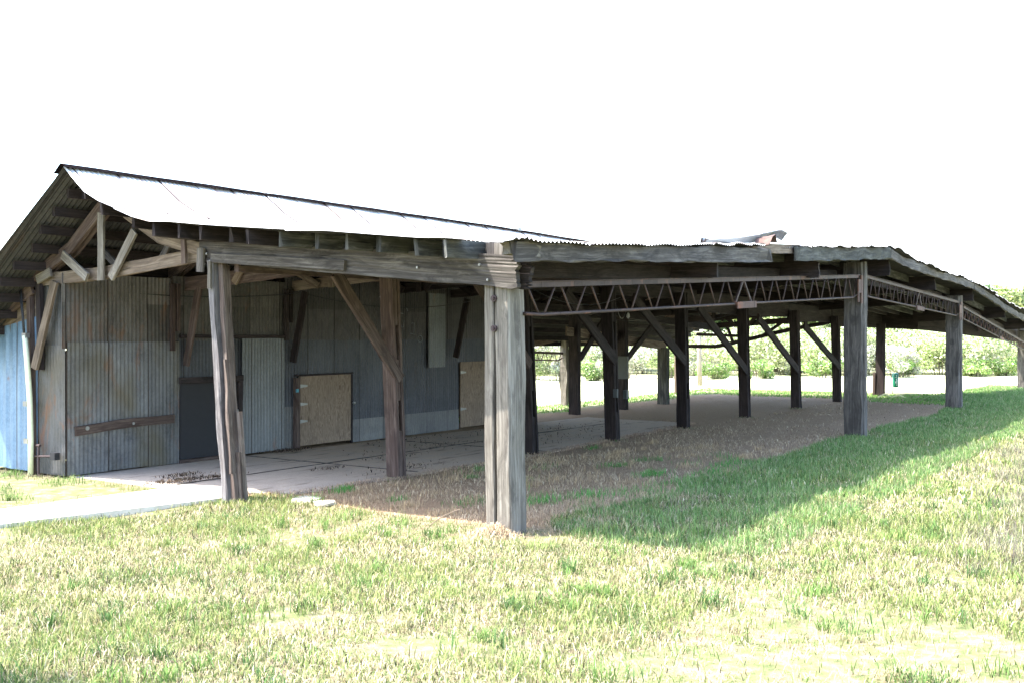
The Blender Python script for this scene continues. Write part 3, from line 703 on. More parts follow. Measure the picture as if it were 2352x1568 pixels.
beam(mb := MB(), [(-.06, 8.2, 2.66), (-.06, 9.6, 1.98)], .05, .17, wear=.006); mb.build('rafter', W_BROWN, barn, 'brown rafter above the blue sheets')
beam(mb := MB(), [(-.03, 8.22, 0), (-.03, 8.30, 2.72)], .09, .08, up=V3(1, 0, 0)); mb.build('corner_post', W_BROWN, barn)
beam(mb := MB(), [(-.04, 8.02, 1.5), (-.04, 8.05, 2.72)], .09, .07, up=V3(1, 0, 0)); mb.build('corner_post', W_DARK, barn)
# wall posts and struts that hold the trusses
for a, z0 in ((1.82, 1.75), (4.22, 1.9), (7.0, 1.9)):
    for dx in (-.04, .06): beam(mb := MB(), [(a + dx, B - .07, z0 + (.3 if dx > 0 else 0)), (a + dx, B - .07, 2.78)], .06, .07, up=V3(1, 0, 0)); mb.build('wall_post', W_REDDARK if a < 2 else W_DARK, barn)
for a, b0 in ((-.08, 7.62), (2.1, 7.2), (4.4, 7.2), (9.0, 7.1)):
    beam(mb := MB(), [(a, b0 - .0, 2.74), (a - .04, b0 + (.42 if a < 0 else .26), 1.52)], .05, .13, wear=.004)
    mb.build('knee_brace', W_TAN if a < 0 else (W_BROWN if a < 3 else W_DARK), barn)
beam(mb := MB(), [(1.95, B - .05, 1.97), (4.15, B - .05, 1.96)], .06, .05); mb.build('girt', W_DARK, barn)
beam(mb := MB(), [(.12, B - .075, .64), (.9, B - .08, .70), (1.78, B - .075, .71)], .04, .13, rag=(.02, .04)); bd = mb.build('bumper_board', W_BROWN, barn)
for a in (.28, 1.05): tube(mb := MB(), [(a, B - .10, .67 + a * .02), (a, B - .112, .67 + a * .02)], .03 if a < .5 else .02, 12); mb.build('washer', STEEL, bd)
# doors
def door(a0, a1, z0, z1, mat, b, hinges=(), knob=None, label=None, hs=1):
    mb = MB(); box(mb, a0, a1, b, b + .025, z0, z1); d = mb.build('door', mat, barn, label)
    for z in hinges:
        mb = MB(); V = [V3(a0 - .01, b - .008, z + .035), V3(a0 - .01, b - .008, z - .035), V3(a0 + .19, b - .008, z - .012), V3(a0 + .19, b - .008, z + .012)]
        V += [v + V3(0, .006, 0) for v in V]
        mb.add(V, [(0, 1, 2, 3), (7, 6, 5, 4), (0, 3, 7, 4), (1, 0, 4, 5), (2, 1, 5, 6), (3, 2, 6, 7)], [[(0, 0)]*4]*6); mb.build('hinge', STEEL, d)
    if knob:
        tube(mb := MB(), [(knob[0], b + .01, knob[1]), (knob[0], b - .02, knob[1]), (knob[0], b - .04, knob[1]), (knob[0], b - .06, knob[1]), (knob[0], b - .068, knob[1])], [.012, .014, .032, .03, .012], 12); mb.build('knob', STEEL, d, smooth=True)
    return d
door(1.96, 3.10, .06, 1.24, BLACK, B - .03, (), (3.06, .76), 'black board door')
beam(mb := MB(), [(1.93, B - .05, 1.285), (3.2, B - .05, 1.285)], .07, .10); mb.build('door_header', W_DARK, barn)
beam(mb := MB(), [(3.155, B - .05, .02), (3.155, B - .05, 1.24)], .08, .05, up=V3(0, 1, 0)); mb.build('door_frame', W_DARK, barn)
beam(mb := MB(), [(1.94, B - .045, .03), (3.2, B - .045, .03)], .06, .05); mb.build('door_sill', W_BROWN, barn)
door(4.52, 5.84, .05, 1.27, PLY, B - .04, (1.10, .78, .48), (5.88, .74), 'weathered plywood door beside the bright panel')
beam(mb := MB(), [(4.44, B - .05, .02), (4.44, B - .05, 1.25)], .09, .10, up=V3(0, 1, 0)); mb.build('door_frame', W_BROWN, barn)
beam(mb := MB(), [(4.45, B - .03, 1.29), (5.9, B - .03, 1.29)], .05, .03); mb.build('door_frame', W_DARK, barn)
beam(mb := MB(), [(5.865, B - .03, .0), (5.865, B - .03, 1.27)], .05, .03, up=V3(0, 1, 0)); mb.build('door_frame', W_DARK, barn)
door(9.28, 10.45, .03, 1.42, PLY, B - .03, (1.20, .42), None, 'plywood door half hidden behind the corner post')
box(mb := MB(), 4.37, 4.43, B - .115, B - .10, 1.0, 1.06); mb.build('tag', flat('teal_tag', (.08, .25, .32)), barn)
# worn chalk scrawl: a ring and a few strokes
tube(mb := MB(), [(7.93 + .075*math.cos(t*.5236), B - .012, 1.91 + .065*math.sin(t*.5236)) for t in range(13)], .008, 4); mb.build('chalk_mark', CHALK, barn)
for pts in ([(7.30, 2.30), (7.34, 2.14), (7.40, 2.14), (7.42, 2.27)], [(7.28, 2.42), (7.40, 2.41)], [(7.66, 2.22), (7.74, 2.23), (7.73, 2.02)], [(7.62, 2.02), (7.76, 2.0)], [(7.50, 2.52), (7.54, 2.46)]):
    tube(mb := MB(), [(a, B - .012, z) for a, z in pts], .007, 4); mb.build('chalk_mark', CHALK, barn)
# conduit, cables and water pipe on the corner
pp = [(-.14, 8.11, 0), (-.14, 8.10, .5), (-.14, 8.13, 1.1), (-.14, 8.19, 1.6), (-.14, 8.25, 1.98)]
tube(mb := MB(), pp, .038, 12); pipe = mb.build('conduit', WHITEP, barn, 'pale plastic conduit up the corner', smooth=True)
for i in range(3):
    tube(mb := MB(), [(-.14, 8.25 + i*.012, 1.96), (-.13, 8.30 + i*.015, 2.25), (-.12, 8.36 + i*.02, 2.55), (-.1, 8.42 + i*.03, 2.72)], .011, 6); mb.build('cable', CABLE, pipe, smooth=True)
for z in (1.95, .98, .45):
    box(mb := MB(), -.16, -.09, 8.15 + z*.03, 8.24 + z*.03, z, z + .07); mb.build('clamp', STEEL, pipe)
tube(mb := MB(), [(-.1, 7.98, 0), (-.1, 7.98, .42)], .018, 8); tube(mb, [(-.1, 8.1, .27), (-.1, 7.62, .30)], .014, 8); tube(mb, [(-.1, 8.02, .43), (-.1, 7.94, .43)], .02, 8)
mb.build('water_pipe', BOLT, barn, 'rusty standpipe with a side branch')
box(mb := MB(), -.13, -.05, 7.55, 7.66, .25, .35); mb.build('valve_box', BLACK, barn)
# electrics
box(mb := MB(), 8.78, 8.84, 3.46, 3.54, .82, .98); mb.build('switch_box', GREYBOX, barn); box(mb := MB(), 9.1, 9.2, 3.42, 3.5, .78, .95); mb.build('switch_box', GREYBOX, barn)
box(mb := MB(), 16.38, 16.46, 7.2, 7.5, .82, 1.42); mb.build('switch_box', GREYBOX, barn, 'tall grey box on a far post')

# lamps' bare bulbs and sagging wires under the roof
for bp in ((12.2, 5.0, 2.39), (5.6, 6.5, 2.66)):
    tube(mb := MB(), [(bp[0], bp[1], bp[2] + .5), (bp[0], bp[1], bp[2] + .09)], .006, 5); w_ = mb.build('lamp_cord', CABLE, barn)
    tube(mb := MB(), [(bp[0], bp[1], bp[2] + .09), (bp[0], bp[1], bp[2] + .05), (bp[0], bp[1], bp[2]), (bp[0], bp[1], bp[2] - .04)], [.02, .03, .04, .012], 10); mb.build('bulb', flat('glass_bulb', (.5, .5, .5), .2), w_, smooth=True)
for a0, b0, z0, a1, b1, z1, sg in ((0, 7.6, 2.7, 4.4, 7.3, 2.72, .12), (4.4, 7.3, 2.72, 9, 6.9, 2.7, .2), (9, 3.6, 2.6, 12.2, 5, 2.75, .35), (12.3, 6.5, 2.6, 15.9, 4, 2.5, .3), (5.9, 3.5, 2.75, 9, 3.5, 2.7, .2)):
    tube(mb := MB(), [(a0+(a1-a0)*t/8, b0+(b1-b0)*t/8, z0+(z1-z0)*t/8 - sg*4*(t/8)*(1-t/8)) for t in range(9)], .007, 5); mb.build('wire', CABLE, barn, smooth=True)

# ------------------------------------------------------------------ vegetation helpers
def np_mesh(name, verts, tris, cols, mat):
    me = bpy.data.meshes.new(name); nv, nt = len(verts), len(tris)
    me.vertices.add(nv); me.vertices.foreach_set('co', verts.astype(np.float32).ravel())
    me.loops.add(nt*3); me.loops.foreach_set('vertex_index', tris.astype(np.int32).ravel())
    me.polygons.add(nt); me.polygons.foreach_set('loop_start', np.arange(0, nt*3, 3, dtype=np.int32))
    ca = me.color_attributes.new('Col', 'FLOAT_COLOR', 'POINT')
    c4 = np.ones((nv, 4), np.float32); c4[:, :3] = cols; ca.data.foreach_set('color', c4.ravel())
    me.materials.append(mat); me.update(calc_edges=True); me.validate()
    o = bpy.data.objects.new(name, me); COL.objects.link(o); return o
def vnoise(x, y, s, seed=0):
    rs = np.random.default_rng(seed); T = rs.random((64, 64)); x = x * s + 100; y = y * s + 100
    xi = np.floor(x).astype(int); yi = np.floor(y).astype(int); fx = x - xi; fy = y - yi; fx = fx*fx*(3-2*fx); fy = fy*fy*(3-2*fy)
    g = lambda i, j: T[i % 64, j % 64]
    return (g(xi, yi)*(1-fx)+g(xi+1, yi)*fx)*(1-fy) + (g(xi, yi+1)*(1-fx)+g(xi+1, yi+1)*fx)*fy
def blades(name, x, y, h, w, col, lean, mat, z=None):
    n = len(x); th = NR.uniform(0, 2*np.pi, n); dx, dy = np.cos(th), np.sin(th); ph = th + np.pi/2 + NR.normal(0, .4, n)
    lx, ly = np.cos(ph)*lean, np.sin(ph)*lean
    z0 = ground_z(x, y) if z is None else z
    base = np.stack([x, y, z0 - .004], -1); W = np.stack([dx*w, dy*w, 0*w], -1) * .5
    up1 = np.stack([lx*h*.35, ly*h*.35, h*.6*np.sqrt(np.clip(1-lean**2*.4, .05, 1))], -1)
    tip = np.stack([lx*h*.95, ly*h*.95, h*np.sqrt(np.clip(1-lean**2*.85, .02, 1))], -1)
    v = np.stack([base - W, base + W, base + up1 - W*.75, base + up1 + W*.75, base + tip], 1).reshape(-1, 3)
    k = np.arange(n)[:, None]*5; t = np.concatenate([k+[0, 1, 3], k+[0, 3, 2], k+[2, 3, 4]], 1).reshape(-1, 3)
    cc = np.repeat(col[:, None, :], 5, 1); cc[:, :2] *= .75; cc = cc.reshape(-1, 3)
    return np_mesh(name, v, t, cc, mat)
CX, CY = -8.95, -6.0
FW = np.array([math.sin(math.radians(56.3)), math.cos(math.radians(56.3))]); RT = np.array([FW[1], -FW[0]])
def in_view(x, y, m=.08):
    dx, dy = x - CX, y - CY; f = dx*FW[0] + dy*FW[1]; r = dx*RT[0] + dy*RT[1]
    return (f > 5.2) & (np.abs(r) < f * (.4806 + m) + .4)
def sandy_at(x, y):
    fx = (x - CX)*FW[0] + (y - CY)*FW[1]; rx = (x - CX)*RT[0] + (y - CY)*RT[1]; w = vnoise(x, y, 3, 41)*.7 + .5; s = 0*fx
    for r0, f0, sr, sf, k in ((2.9, 6.7, .6, .9, 1.25), (1.5, 6.5, .7, .25, 1.0), (2.2, 7.4, .5, .2, .9), (-.4, 6.9, .6, .22, .9), (.2, 8.2, .7, .2, .8), (-1.6, 7.6, .5, .2, .7), (1.7, 9.3, .9, .22, .8), (3.6, 8.6, .4, .4, .8), (-.1, 10.5, .8, .2, .8)):
        s = s + k*np.exp(-(((rx - r0)/sr)**2 + ((fx - f0)/sf)**2))
    return s * w
def shade_edge_b(x): return -2.0 - .02 * x
def scatter(n, x0, x1, y0, y1):
    return NR.uniform(x0, x1, n), NR.uniform(y0, y1, n)
def pal(n, cols, wts):
    c = np.array(cols)[NR.choice(len(cols), n, p=np.array(wts)/sum(wts))]
    return c * NR.uniform(.75, 1.25, (n, 1))
GP = [(.09, .15, .04), (.17, .23, .06), (.29, .31, .105), (.42, .36, .20), (.60, .53, .38), (.022, .024, .014)]

def inside_bare(x, y):          # under the roof, where little grows
    wob = (vnoise(x, y, .9, 3) - .5) * 1.1
    return (x > .35 + wob*.4) & (x < 25) & (y > -.12 + wob*.6) & (y < 8.4)
def on_concrete(x, y):
    path = (x < .15) & (x > -6.6) & (y < 5.24 - x*.094) & (y > np.where(x > -2.7, 4.0 - (x)*.21, 4.52 - (x + 2.7)*.08))
    slab = (x > .1) & (x < 13.4) & (y > np.where(x < .6, 4.0, 3.5)) & (y < 7.6)
    return path | slab
# sunlit lawn: short mixed blades in front of the barn
def lawn(n, x0, x1, y0, y1, hs, ws, name, dens=None, cols=GP, wts=(2, 3, 3, 2.2, 1.6, 1), dmax=99, lab=None, bare=True, dmin=0, lean=(.35, .97)):
    x, y = scatter(n, x0, x1, y0, y1); d = np.hypot(x - CX, y - CY)
    p = vnoise(x, y, .9, 1)*.5 + vnoise(x, y, 2.7, 2)*.5
    bm = vnoise(x, y, .55, 5)*.6 + vnoise(x, y, 1.9, 6)*.4
    keep = in_view(x, y) & ~inside_bare(x, y) & ~on_concrete(x, y) & (d < dmax) & (d >= dmin)
    if bare:
        sandy = sandy_at(x, y)
        keep &= NR.random(len(x)) < np.clip((bm - .33)*4.2 - sandy*1.5, .03, 1)
    x, y, p, d = x[keep], y[keep], p[keep], d[keep]; n = len(x)
    h = NR.uniform(*hs, n) * (.6 + .9*p); w = NR.uniform(*ws, n)
    c = pal(n, cols, wts); g = (p > .53)[:, None]
    c = np.where(g & (NR.random((n, 1)) < .75), pal(n, cols[:3], wts[:3]), c)
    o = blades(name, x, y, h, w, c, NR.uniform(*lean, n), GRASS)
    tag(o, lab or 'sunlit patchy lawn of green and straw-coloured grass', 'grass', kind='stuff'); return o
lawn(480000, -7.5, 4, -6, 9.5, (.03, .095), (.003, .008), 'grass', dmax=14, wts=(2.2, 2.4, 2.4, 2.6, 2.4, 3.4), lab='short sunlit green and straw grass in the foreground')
lawn(160000, -6, 22, -12, 0, (.035, .10), (.008, .016), 'grass', dmin=12.5, dmax=30, bare=False, lab='sunlit pale grass along the right edge', wts=(1.5, 2, 2, 3, 3, 1.2))
def thatch():
    x, y = scatter(170000, -7.5, 4, -6, 3.6); k = in_view(x, y) & ~inside_bare(x, y) & ~on_concrete(x, y) & (NR.random(len(x)) < np.clip(1 - sandy_at(x, y)*1.3, .12, 1)); x, y = x[k], y[k]; n = len(x)
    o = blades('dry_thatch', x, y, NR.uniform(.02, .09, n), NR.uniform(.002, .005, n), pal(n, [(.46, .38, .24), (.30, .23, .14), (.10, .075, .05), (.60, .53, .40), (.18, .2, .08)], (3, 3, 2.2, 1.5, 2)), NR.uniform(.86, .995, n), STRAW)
    tag(o, 'flattened dry thatch and dead bits lying between the sunlit blades', 'thatch', kind='stuff')
thatch()
# shaded lush strip outside the right-hand posts
def strip():
    x, y = scatter(230000, .0, 36, -2.9, 1.6)
    k = in_view(x, y) & ~inside_bare(x, y) & (y > -2.6 - .0*x) & (x > .15 + NR.normal(0, .08, len(x))) & ~((x < 1.2) & (y > -.5 - (vnoise(x, y, 2, 8) - .5)))
    k &= NR.random(len(x)) < np.clip(1.5 - np.hypot(x - CX, y - CY)/40, .3, 1) * np.clip((vnoise(x, y, 1.3, 9) - .05)*3, .25, 1)
    x, y = x[k], y[k]; n = len(x); d = np.hypot(x - CX, y - CY)
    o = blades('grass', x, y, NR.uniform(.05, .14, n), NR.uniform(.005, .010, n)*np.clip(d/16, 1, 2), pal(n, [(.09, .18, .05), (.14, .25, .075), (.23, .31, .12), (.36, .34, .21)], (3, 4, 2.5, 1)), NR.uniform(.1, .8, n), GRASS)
    tag(o, 'lush green grass in the shade beside the posts', 'grass', kind='stuff')
strip()
def far_strip():
    x, y = scatter(90000, 10, 40, -3, 12)
    k = in_view(x, y, .02) & ((y > 8.5 - (vnoise(x, y, .6, 12) - .5)) | (x > 24.2 + (vnoise(x, y, .6, 13) - .5)*2.5)) & (y < 9.9) & (x < 27.9 + np.clip(2.8 - y, 0, 9)*2.2)
    x, y = x[k], y[k]; n = len(x)
    o = blades('grass', x, y, NR.uniform(.03, .09, n), NR.uniform(.015, .03, n), pal(n, [(.10, .25, .05), (.17, .33, .07), (.3, .38, .14)], (2, 3, 2)), NR.uniform(.1, .7, n), GRASS)
    tag(o, 'green grass band at the far side of the barn', 'grass', kind='stuff')
far_strip()
# coarse tufts with long blades
def tufts():
    X, Y, H, Wd, C, Ln = [], [], [], [], [], []
    spots = [(NR.uniform(-7, 5), NR.uniform(-6, 3.3)) for _ in range(560)] + [(NR.uniform(-4, 0), NR.uniform(5.5, 8.6)) for _ in range(50)] + [(NR.uniform(2, 16), NR.uniform(-7, -2.2)) for _ in range(150)]
    for (a, b) in spots:
        if on_concrete(np.array([a]), np.array([b]))[0] or inside_bare(np.array([a]), np.array([b]))[0]: continue
        n = int(NR.uniform(12, 60)); s = NR.uniform(.03, .11); big = NR.random() < .25
        X.append(NR.normal(a, s, n)); Y.append(NR.normal(b, s, n)); H.append(NR.uniform(.08, .2 if big else .14, n)); Wd.append(NR.uniform(.004, .009, n))
        base = np.array([(.06, .13, .035), (.12, .21, .05), (.22, .28, .09), (.34, .31, .16)][int(NR.choice(4, p=[.3, .35, .25, .1]))])
        C.append(base * NR.uniform(.7, 1.35, (n, 1))); Ln.append(NR.uniform(.35, .99, n))
    o = blades('grass_tuft', np.concatenate(X), np.concatenate(Y), np.concatenate(H), np.concatenate(Wd), np.concatenate(C), np.concatenate(Ln), GRASS)
    tag(o, 'coarse long-bladed grass clumps scattered over the sunlit lawn', 'grass', kind='stuff')
tufts()
# dry litter and dead stubble under the roof
def litter():
    x, y = scatter(90000, 0, 24, -.7, 4.2); d = np.hypot(x - CX, y - CY)
    k = in_view(x, y) & (y < np.where(x < .6, 4, 3.55)) & inside_bare(x + .1, y + .25) & (NR.random(len(x)) < np.clip(1.6 - d/17, .12, 1)*np.clip((vnoise(x, y, 1.2, 21) - .15)*3, .15, 1))
    x, y, d = x[k], y[k], d[k]; n = len(x)
    o = blades('straw_litter', x, y, NR.uniform(.03, .09, n), NR.uniform(.003, .007, n)*np.clip(d/12, 1, 2), pal(n, [(.40, .30, .19), (.54, .42, .27), (.24, .17, .11), (.66, .55, .38)], (3, 3, 1, 1)), NR.uniform(.75, .99, n), STRAW)
    tag(o, 'dry straw litter on the bare dirt under the roof', 'straw', kind='stuff')
    X, Y, H, Wd, C, Ln = [], [], [], [], [], []
    for q in range(110):
        a, b = NR.uniform(.5, 9), NR.uniform(-.5, 3.3)
        green = NR.random() < (.45 if b < 1.1 else .12)
        n = int(NR.uniform(30, 90)); s = NR.uniform(.04, .16)
        X.append(NR.normal(a, s*1.6, n)); Y.append(NR.normal(b, s, n)); H.append(NR.uniform(.04, .11, n)); Wd.append(NR.uniform(.004, .008, n))
        C.append((np.array((.10, .26, .06)) if green else np.array((.46, .34, .20))) * NR.uniform(.7, 1.3, (n, 1))); Ln.append(NR.uniform(.1, .8, n))
    for _ in range(60):
        a, b = NR.uniform(.4, 3.6), NR.uniform(-.6, .5); n = 70
        X.append(NR.normal(a, .16, n)); Y.append(NR.normal(b, .1, n)); H.append(NR.uniform(.03, .09, n)); Wd.append(NR.uniform(.003, .006, n)); C.append(np.array((.50, .38, .25)) * NR.uniform(.6, 1.3, (n, 1))); Ln.append(NR.uniform(.2, .95, n))
    for a, b, s in ((2.6, .55, .25), (3.1, .2, .3), (1.9, .75, .2), (4.2, .15, .3), (4.9, .8, .2), (6.5, .3, .3), (1.2, 3.35, .1), (5.6, .1, .3)):
        n = 170; X.append(NR.normal(a, s, n)); Y.append(NR.normal(b, s*.5, n)); H.append(NR.uniform(.05, .12, n)); Wd.append(NR.uniform(.005, .009, n))
        C.append(np.array((.10, .27, .06)) * NR.uniform(.7, 1.4, (n, 1))); Ln.append(NR.uniform(.1, .7, n))
    o = blades('dry_tuft', np.concatenate(X), np.concatenate(Y), np.concatenate(H), np.concatenate(Wd), np.concatenate(C), np.concatenate(Ln), GRASS)
    tag(o, 'dead brown and a few green grass clumps on the dirt', 'grass', kind='stuff')
litter()
# debris on the concrete: dark leaf piles
def debris():
    X, Y, S = [], [], []
    for a, b, s, n in ((.9, 6.1, .18, 160), (.5, 5.7, .25, 300), (1.1, 5.55, .2, 160), (2.6, 4.9, .15, 60), (4.0, 7.2, .22, 260), (4.3, 5.1, .3, 70), (6, 5.6, .8, 120), (8, 4.6, 1., 140), (7, 6.6, .9, 90), (3.4, 4.1, .5, 90), (10.5, 5.5, 1.2, 120)):
        X.append(NR.normal(a, s, n)); Y.append(NR.normal(b, s*.35, n)); S.append(np.full(n, 1.))
    x, y = np.concatenate(X), np.concatenate(Y); k = (y < 7.4); x, y = x[k], y[k]; n = len(x)
    o = blades('leaf_litter', x, y, NR.uniform(.02, .07, n), NR.uniform(.008, .02, n), pal(n, [(.05, .035, .025), (.10, .07, .05), (.18, .14, .09)], (3, 2, 1)), NR.uniform(.85, .99, n), STRAW, z=np.full(n, .04))
    tag(o, 'dark drifts of dead leaves and dirt on the concrete', 'leaves', kind='stuff')
debris()
# dark seed-headed weeds at the right edge
def weeds():
    n0 = 620; X, Y, H = [], [], []
    fx = NR.uniform(8.8, 19, n0); rx = fx * (.5 - np.abs(NR.normal(0, .045, n0)))
    for r, f in zip(rx, fx):
        if r < f*.34 or vnoise(np.array([f]), np.array([r]), .8, 31)[0] < .35: continue
        p = np.array([CX, CY]) + FW*f + RT*r; n = 10; X.append(NR.normal(p[0], .05, n)); Y.append(NR.normal(p[1], .05, n)); H.append(NR.uniform(.10, .24, n))
    x, y, h = map(np.concatenate, (X, Y, H)); n = len(x)
    o = blades('weed', x, y, h, NR.uniform(.003, .006, n), pal(n, [(.20, .22, .12), (.07, .05, .06), (.4, .36, .25)], (2, 2, 2)), NR.uniform(.3, .9, n), GRASS)
    tag(o, 'thin dry seed-headed weeds at the right edge of the lawn', 'weeds', kind='stuff')
weeds()

# ------------------------------------------------------------------ trees and shrubs behind
def leaf_cloud(centers, radii, n, size, cols, wts, squash=.8):
    k = NR.choice(len(centers), n, p=np.array(radii)**2/np.sum(np.array(radii)**2)); c = np.array(centers)[k]; r = np.array(radii)[k]
    d = NR.normal(0, 1, (n, 3)); d /= np.linalg.norm(d, axis=1)[:, None]; rr = r * NR.uniform(.35, 1.08, n)**.6
    p = c + d * rr[:, None] * np.array([1, 1, squash])
    nrm = d + NR.normal(0, .7, (n, 3)); nrm /= np.linalg.norm(nrm, axis=1)[:, None]
    t = np.cross(nrm, NR.normal(0, 1, (n, 3))); t /= np.linalg.norm(t, axis=1)[:, None]; b = np.cross(nrm, t)
    s = NR.uniform(.6, 1.3, n)[:, None] * size
    v = np.stack([p - t*s, p + b*s*.5, p + t*s, p - b*s*.5], 1).reshape(-1, 3); kk = np.arange(n)[:, None]*4
    tr = np.concatenate([kk+[0, 1, 2], kk+[0, 2, 3]], 1).reshape(-1, 3)
    tone = np.array([NR.uniform(.7, 1.3) for _ in centers])[k][:, None]
    col = np.array(cols)[NR.choice(len(cols), n, p=np.array(wts)/sum(wts))] * tone * NR.uniform(.8, 1.2, (n, 1))
    return v, tr, np.repeat(col, 4, 0)
def px_pt(u, dist):        # bearing of a column of the photograph, at a forward distance in metres
    r = (u - 1176) / 2447 * dist; return np.array([CX, CY]) + FW*dist + RT*r
def tree(u, dist, h, rad, cols, label, n=5200, group='trees behind the field'):
    x, y = px_pt(u, dist); z = float(ground_z(np.array([x]), np.array([y]))[0])
    o = empty('tree', (x, y, z), label, 'tree', group)
    mb = MB(); tube(mb, [(0, 0, -.2), (.1, .05, h*.3), (.05, .1, h*.62)], [.16, .12, .05], 7)
    cs, rs = [], []
    for q in range(13):
        a = R.uniform(0, 6.28); zz = R.uniform(.22, .9)*h; rr = rad*(1.05 - abs(zz/h - .5)*.9)*R.uniform(.25, .95)
        c = (rr*math.cos(a), rr*math.sin(a), zz); cs.append(c); rs.append(R.uniform(.28, .46)*rad)
        if q % 2 == 0: tube(mb, [(.06, .05, h*R.uniform(.2, .45)), (c[0]*.5, c[1]*.5, zz*.8), c], [.06, .04, .015], 5)
    mb.build('trunk', BARK, o)
    v, t, c = leaf_cloud(cs, rs, n, .17, cols, (3, 3, 2, 1)); cr = np_mesh('crown', v, t, c, LEAF); cr.parent = o
    return o
G1 = [(.08, .13, .05), (.14, .22, .08), (.24, .32, .13), (.36, .42, .20)]; G2 = [(.13, .18, .06), (.26, .32, .10), (.40, .45, .18), (.52, .54, .27)]
tl = [(1175, 62, 5.0, 'round green tree just right of the corner post seen through the barn', G2), (1265, 58, 4.6, 'yellow-green tree behind the rotten pale post', G2), (1350, 66, 5.2, 'dark green tree seen left of the post with the switch box', G1),
      (1440, 60, 4.6, 'bushy tree behind the far post with the tall grey box', G1), (1530, 68, 5.4, 'tree behind the stained tan post', G2), (1615, 60, 4.6, 'dark tree just behind the utility pole', G1), (1700, 66, 5.4, 'tree behind the fourth inner post', G1),
      (1780, 58, 4.7, 'yellowish tree between two leaning braces', G2), (1860, 66, 5.2, 'pale green tree under the far truss opening', G2), (1945, 60, 4.4, 'dark-leaved tree beside the thick grey side post', G1), (2030, 66, 4.6, 'light green tree above the green tube marker', G2),
      (2110, 64, 4.4, 'green tree between the two right-hand side posts', G1), (2235, 60, 4.6, 'dark round tree right of the second side post', G1), (2240, 74, 5.3, 'tree whose tip just clears the sloping roof', G2), (2338, 70, 4.9, 'tall tree rising above the roof at the right edge', G2), (2430, 66, 5.0, 'tree at the very right edge of the view', G1), (2150, 76, 4.8, 'distant tree behind the second side post', G2)]
for u, d, h, lb, cl in tl: tree(u, d, h, h*.52, cl, lb)
SH = [(.48, .48, .42), (.62, .60, .56), (.30, .36, .20), (.40, .46, .25)]
SG = [(.12, .24, .06), (.22, .34, .09), (.36, .42, .16), (.5, .52, .34)]
def shrub(u, dist, h, rad, cols, label):
    x, y = px_pt(u, dist); z = float(ground_z(np.array([x]), np.array([y]))[0])
    o = empty('shrub', (x, y, z), label, 'shrub', 'shrubs along the far edge of the field')
    cs = [(R.uniform(-.7, .7)*rad, R.uniform(-.6, .6)*rad, R.uniform(.15, .78)*h) for _ in range(11)]; rs = [R.uniform(.2, .4)*rad for _ in cs]
    v, t, c = leaf_cloud(cs, rs, 3600, .055, cols, (3, 3, 2, 2)); f = np_mesh('foliage', v, t, c, LEAF); f.parent = o
    mb = MB()
    for q in range(22):
        a = R.uniform(0, 6.28); rr = R.uniform(.2, 1)*rad; tube(mb, [(rr*.4*math.cos(a), rr*.4*math.sin(a), -.05), (rr*math.cos(a), rr*math.sin(a), h*R.uniform(.6, 1.1))], [.014, .006], 4)
    mb.build('stem', BARK, o); return o
su = list(range(1225, 2400, 52)); words = ['silvery', 'whitish', 'pale grey-green', 'straw-topped', 'feathery']
near_of = [(1290, 'left of the rotten pale post'), (1400, 'between the first wall-row post and the switch-box post'), (1500, 'right of the post with the tall grey box'), (1590, 'beside the stained tan post'), (1700, 'near the foot of the utility pole'), (1810, 'between the fourth and fifth inner posts'), (1920, 'between the fifth and sixth inner posts'), (2020, 'left of the green tube marker'), (2180, 'between the two right-hand side posts'), (2500, 'in the open bay at the right edge')]
for i, u in enumerate(su):
    where = next(w for lim, w in near_of if u <= lim); sib = [v for v in su if next(w for lim, w in near_of if v <= lim) == where]; pos = sib.index(u)
    ordn = '' if len(sib) == 1 else [' first from left', ' second from left', ' third from left', ' fourth from left', ' fifth from left'][pos]
    dist = 47 + R.uniform(-2.5, 6) + (u - 1200)*.006
    shrub(u + R.uniform(-8, 8), dist, R.uniform(1.2, 2.4), R.uniform(.9, 1.6), SH if i % 3 else [(.3, .38, .14), (.45, .46, .3), (.2, .3, .1), (.34, .4, .2)], f'{words[i % 5]} shrub {where}{"," if ordn else ""}{ordn}')
for i, (u, lb) in enumerate([(1370, 'low bright green bush before the whitish shrubs near the pale post'), (1640, 'low green bush left of the utility pole foot'), (1745, 'low green bush seen past the third brace'), (1890, 'low green bush beside the last inner post'), (2080, 'low green bush right of the green tube marker'), (2245, 'low green bush right of the second side post'), (2315, 'low green bush by the right edge post')]):
    shrub(u, 45.5 + (u-1200)*.006, .95, .95, SG, lb)

def scrub():
    cs, rs = [], []
    for u in range(1120, 2480, 14):
        d = R.uniform(52, 57); x, y = px_pt(u + R.uniform(-8, 8), d); h = R.uniform(1.0, 2.7); cs.append((x, y, h*.6)); rs.append(h*.55)
    v, t, c = leaf_cloud(cs, rs, 60000, .085, [(.22, .30, .11), (.38, .44, .2), (.5, .52, .32), (.6, .6, .48)], (2, 3, 3, 2)); o = np_mesh('scrub', v, t, c, LEAF)
    tag(o, 'continuous pale green scrub between the shrubs and the trees', 'scrub', kind='stuff')
scrub()
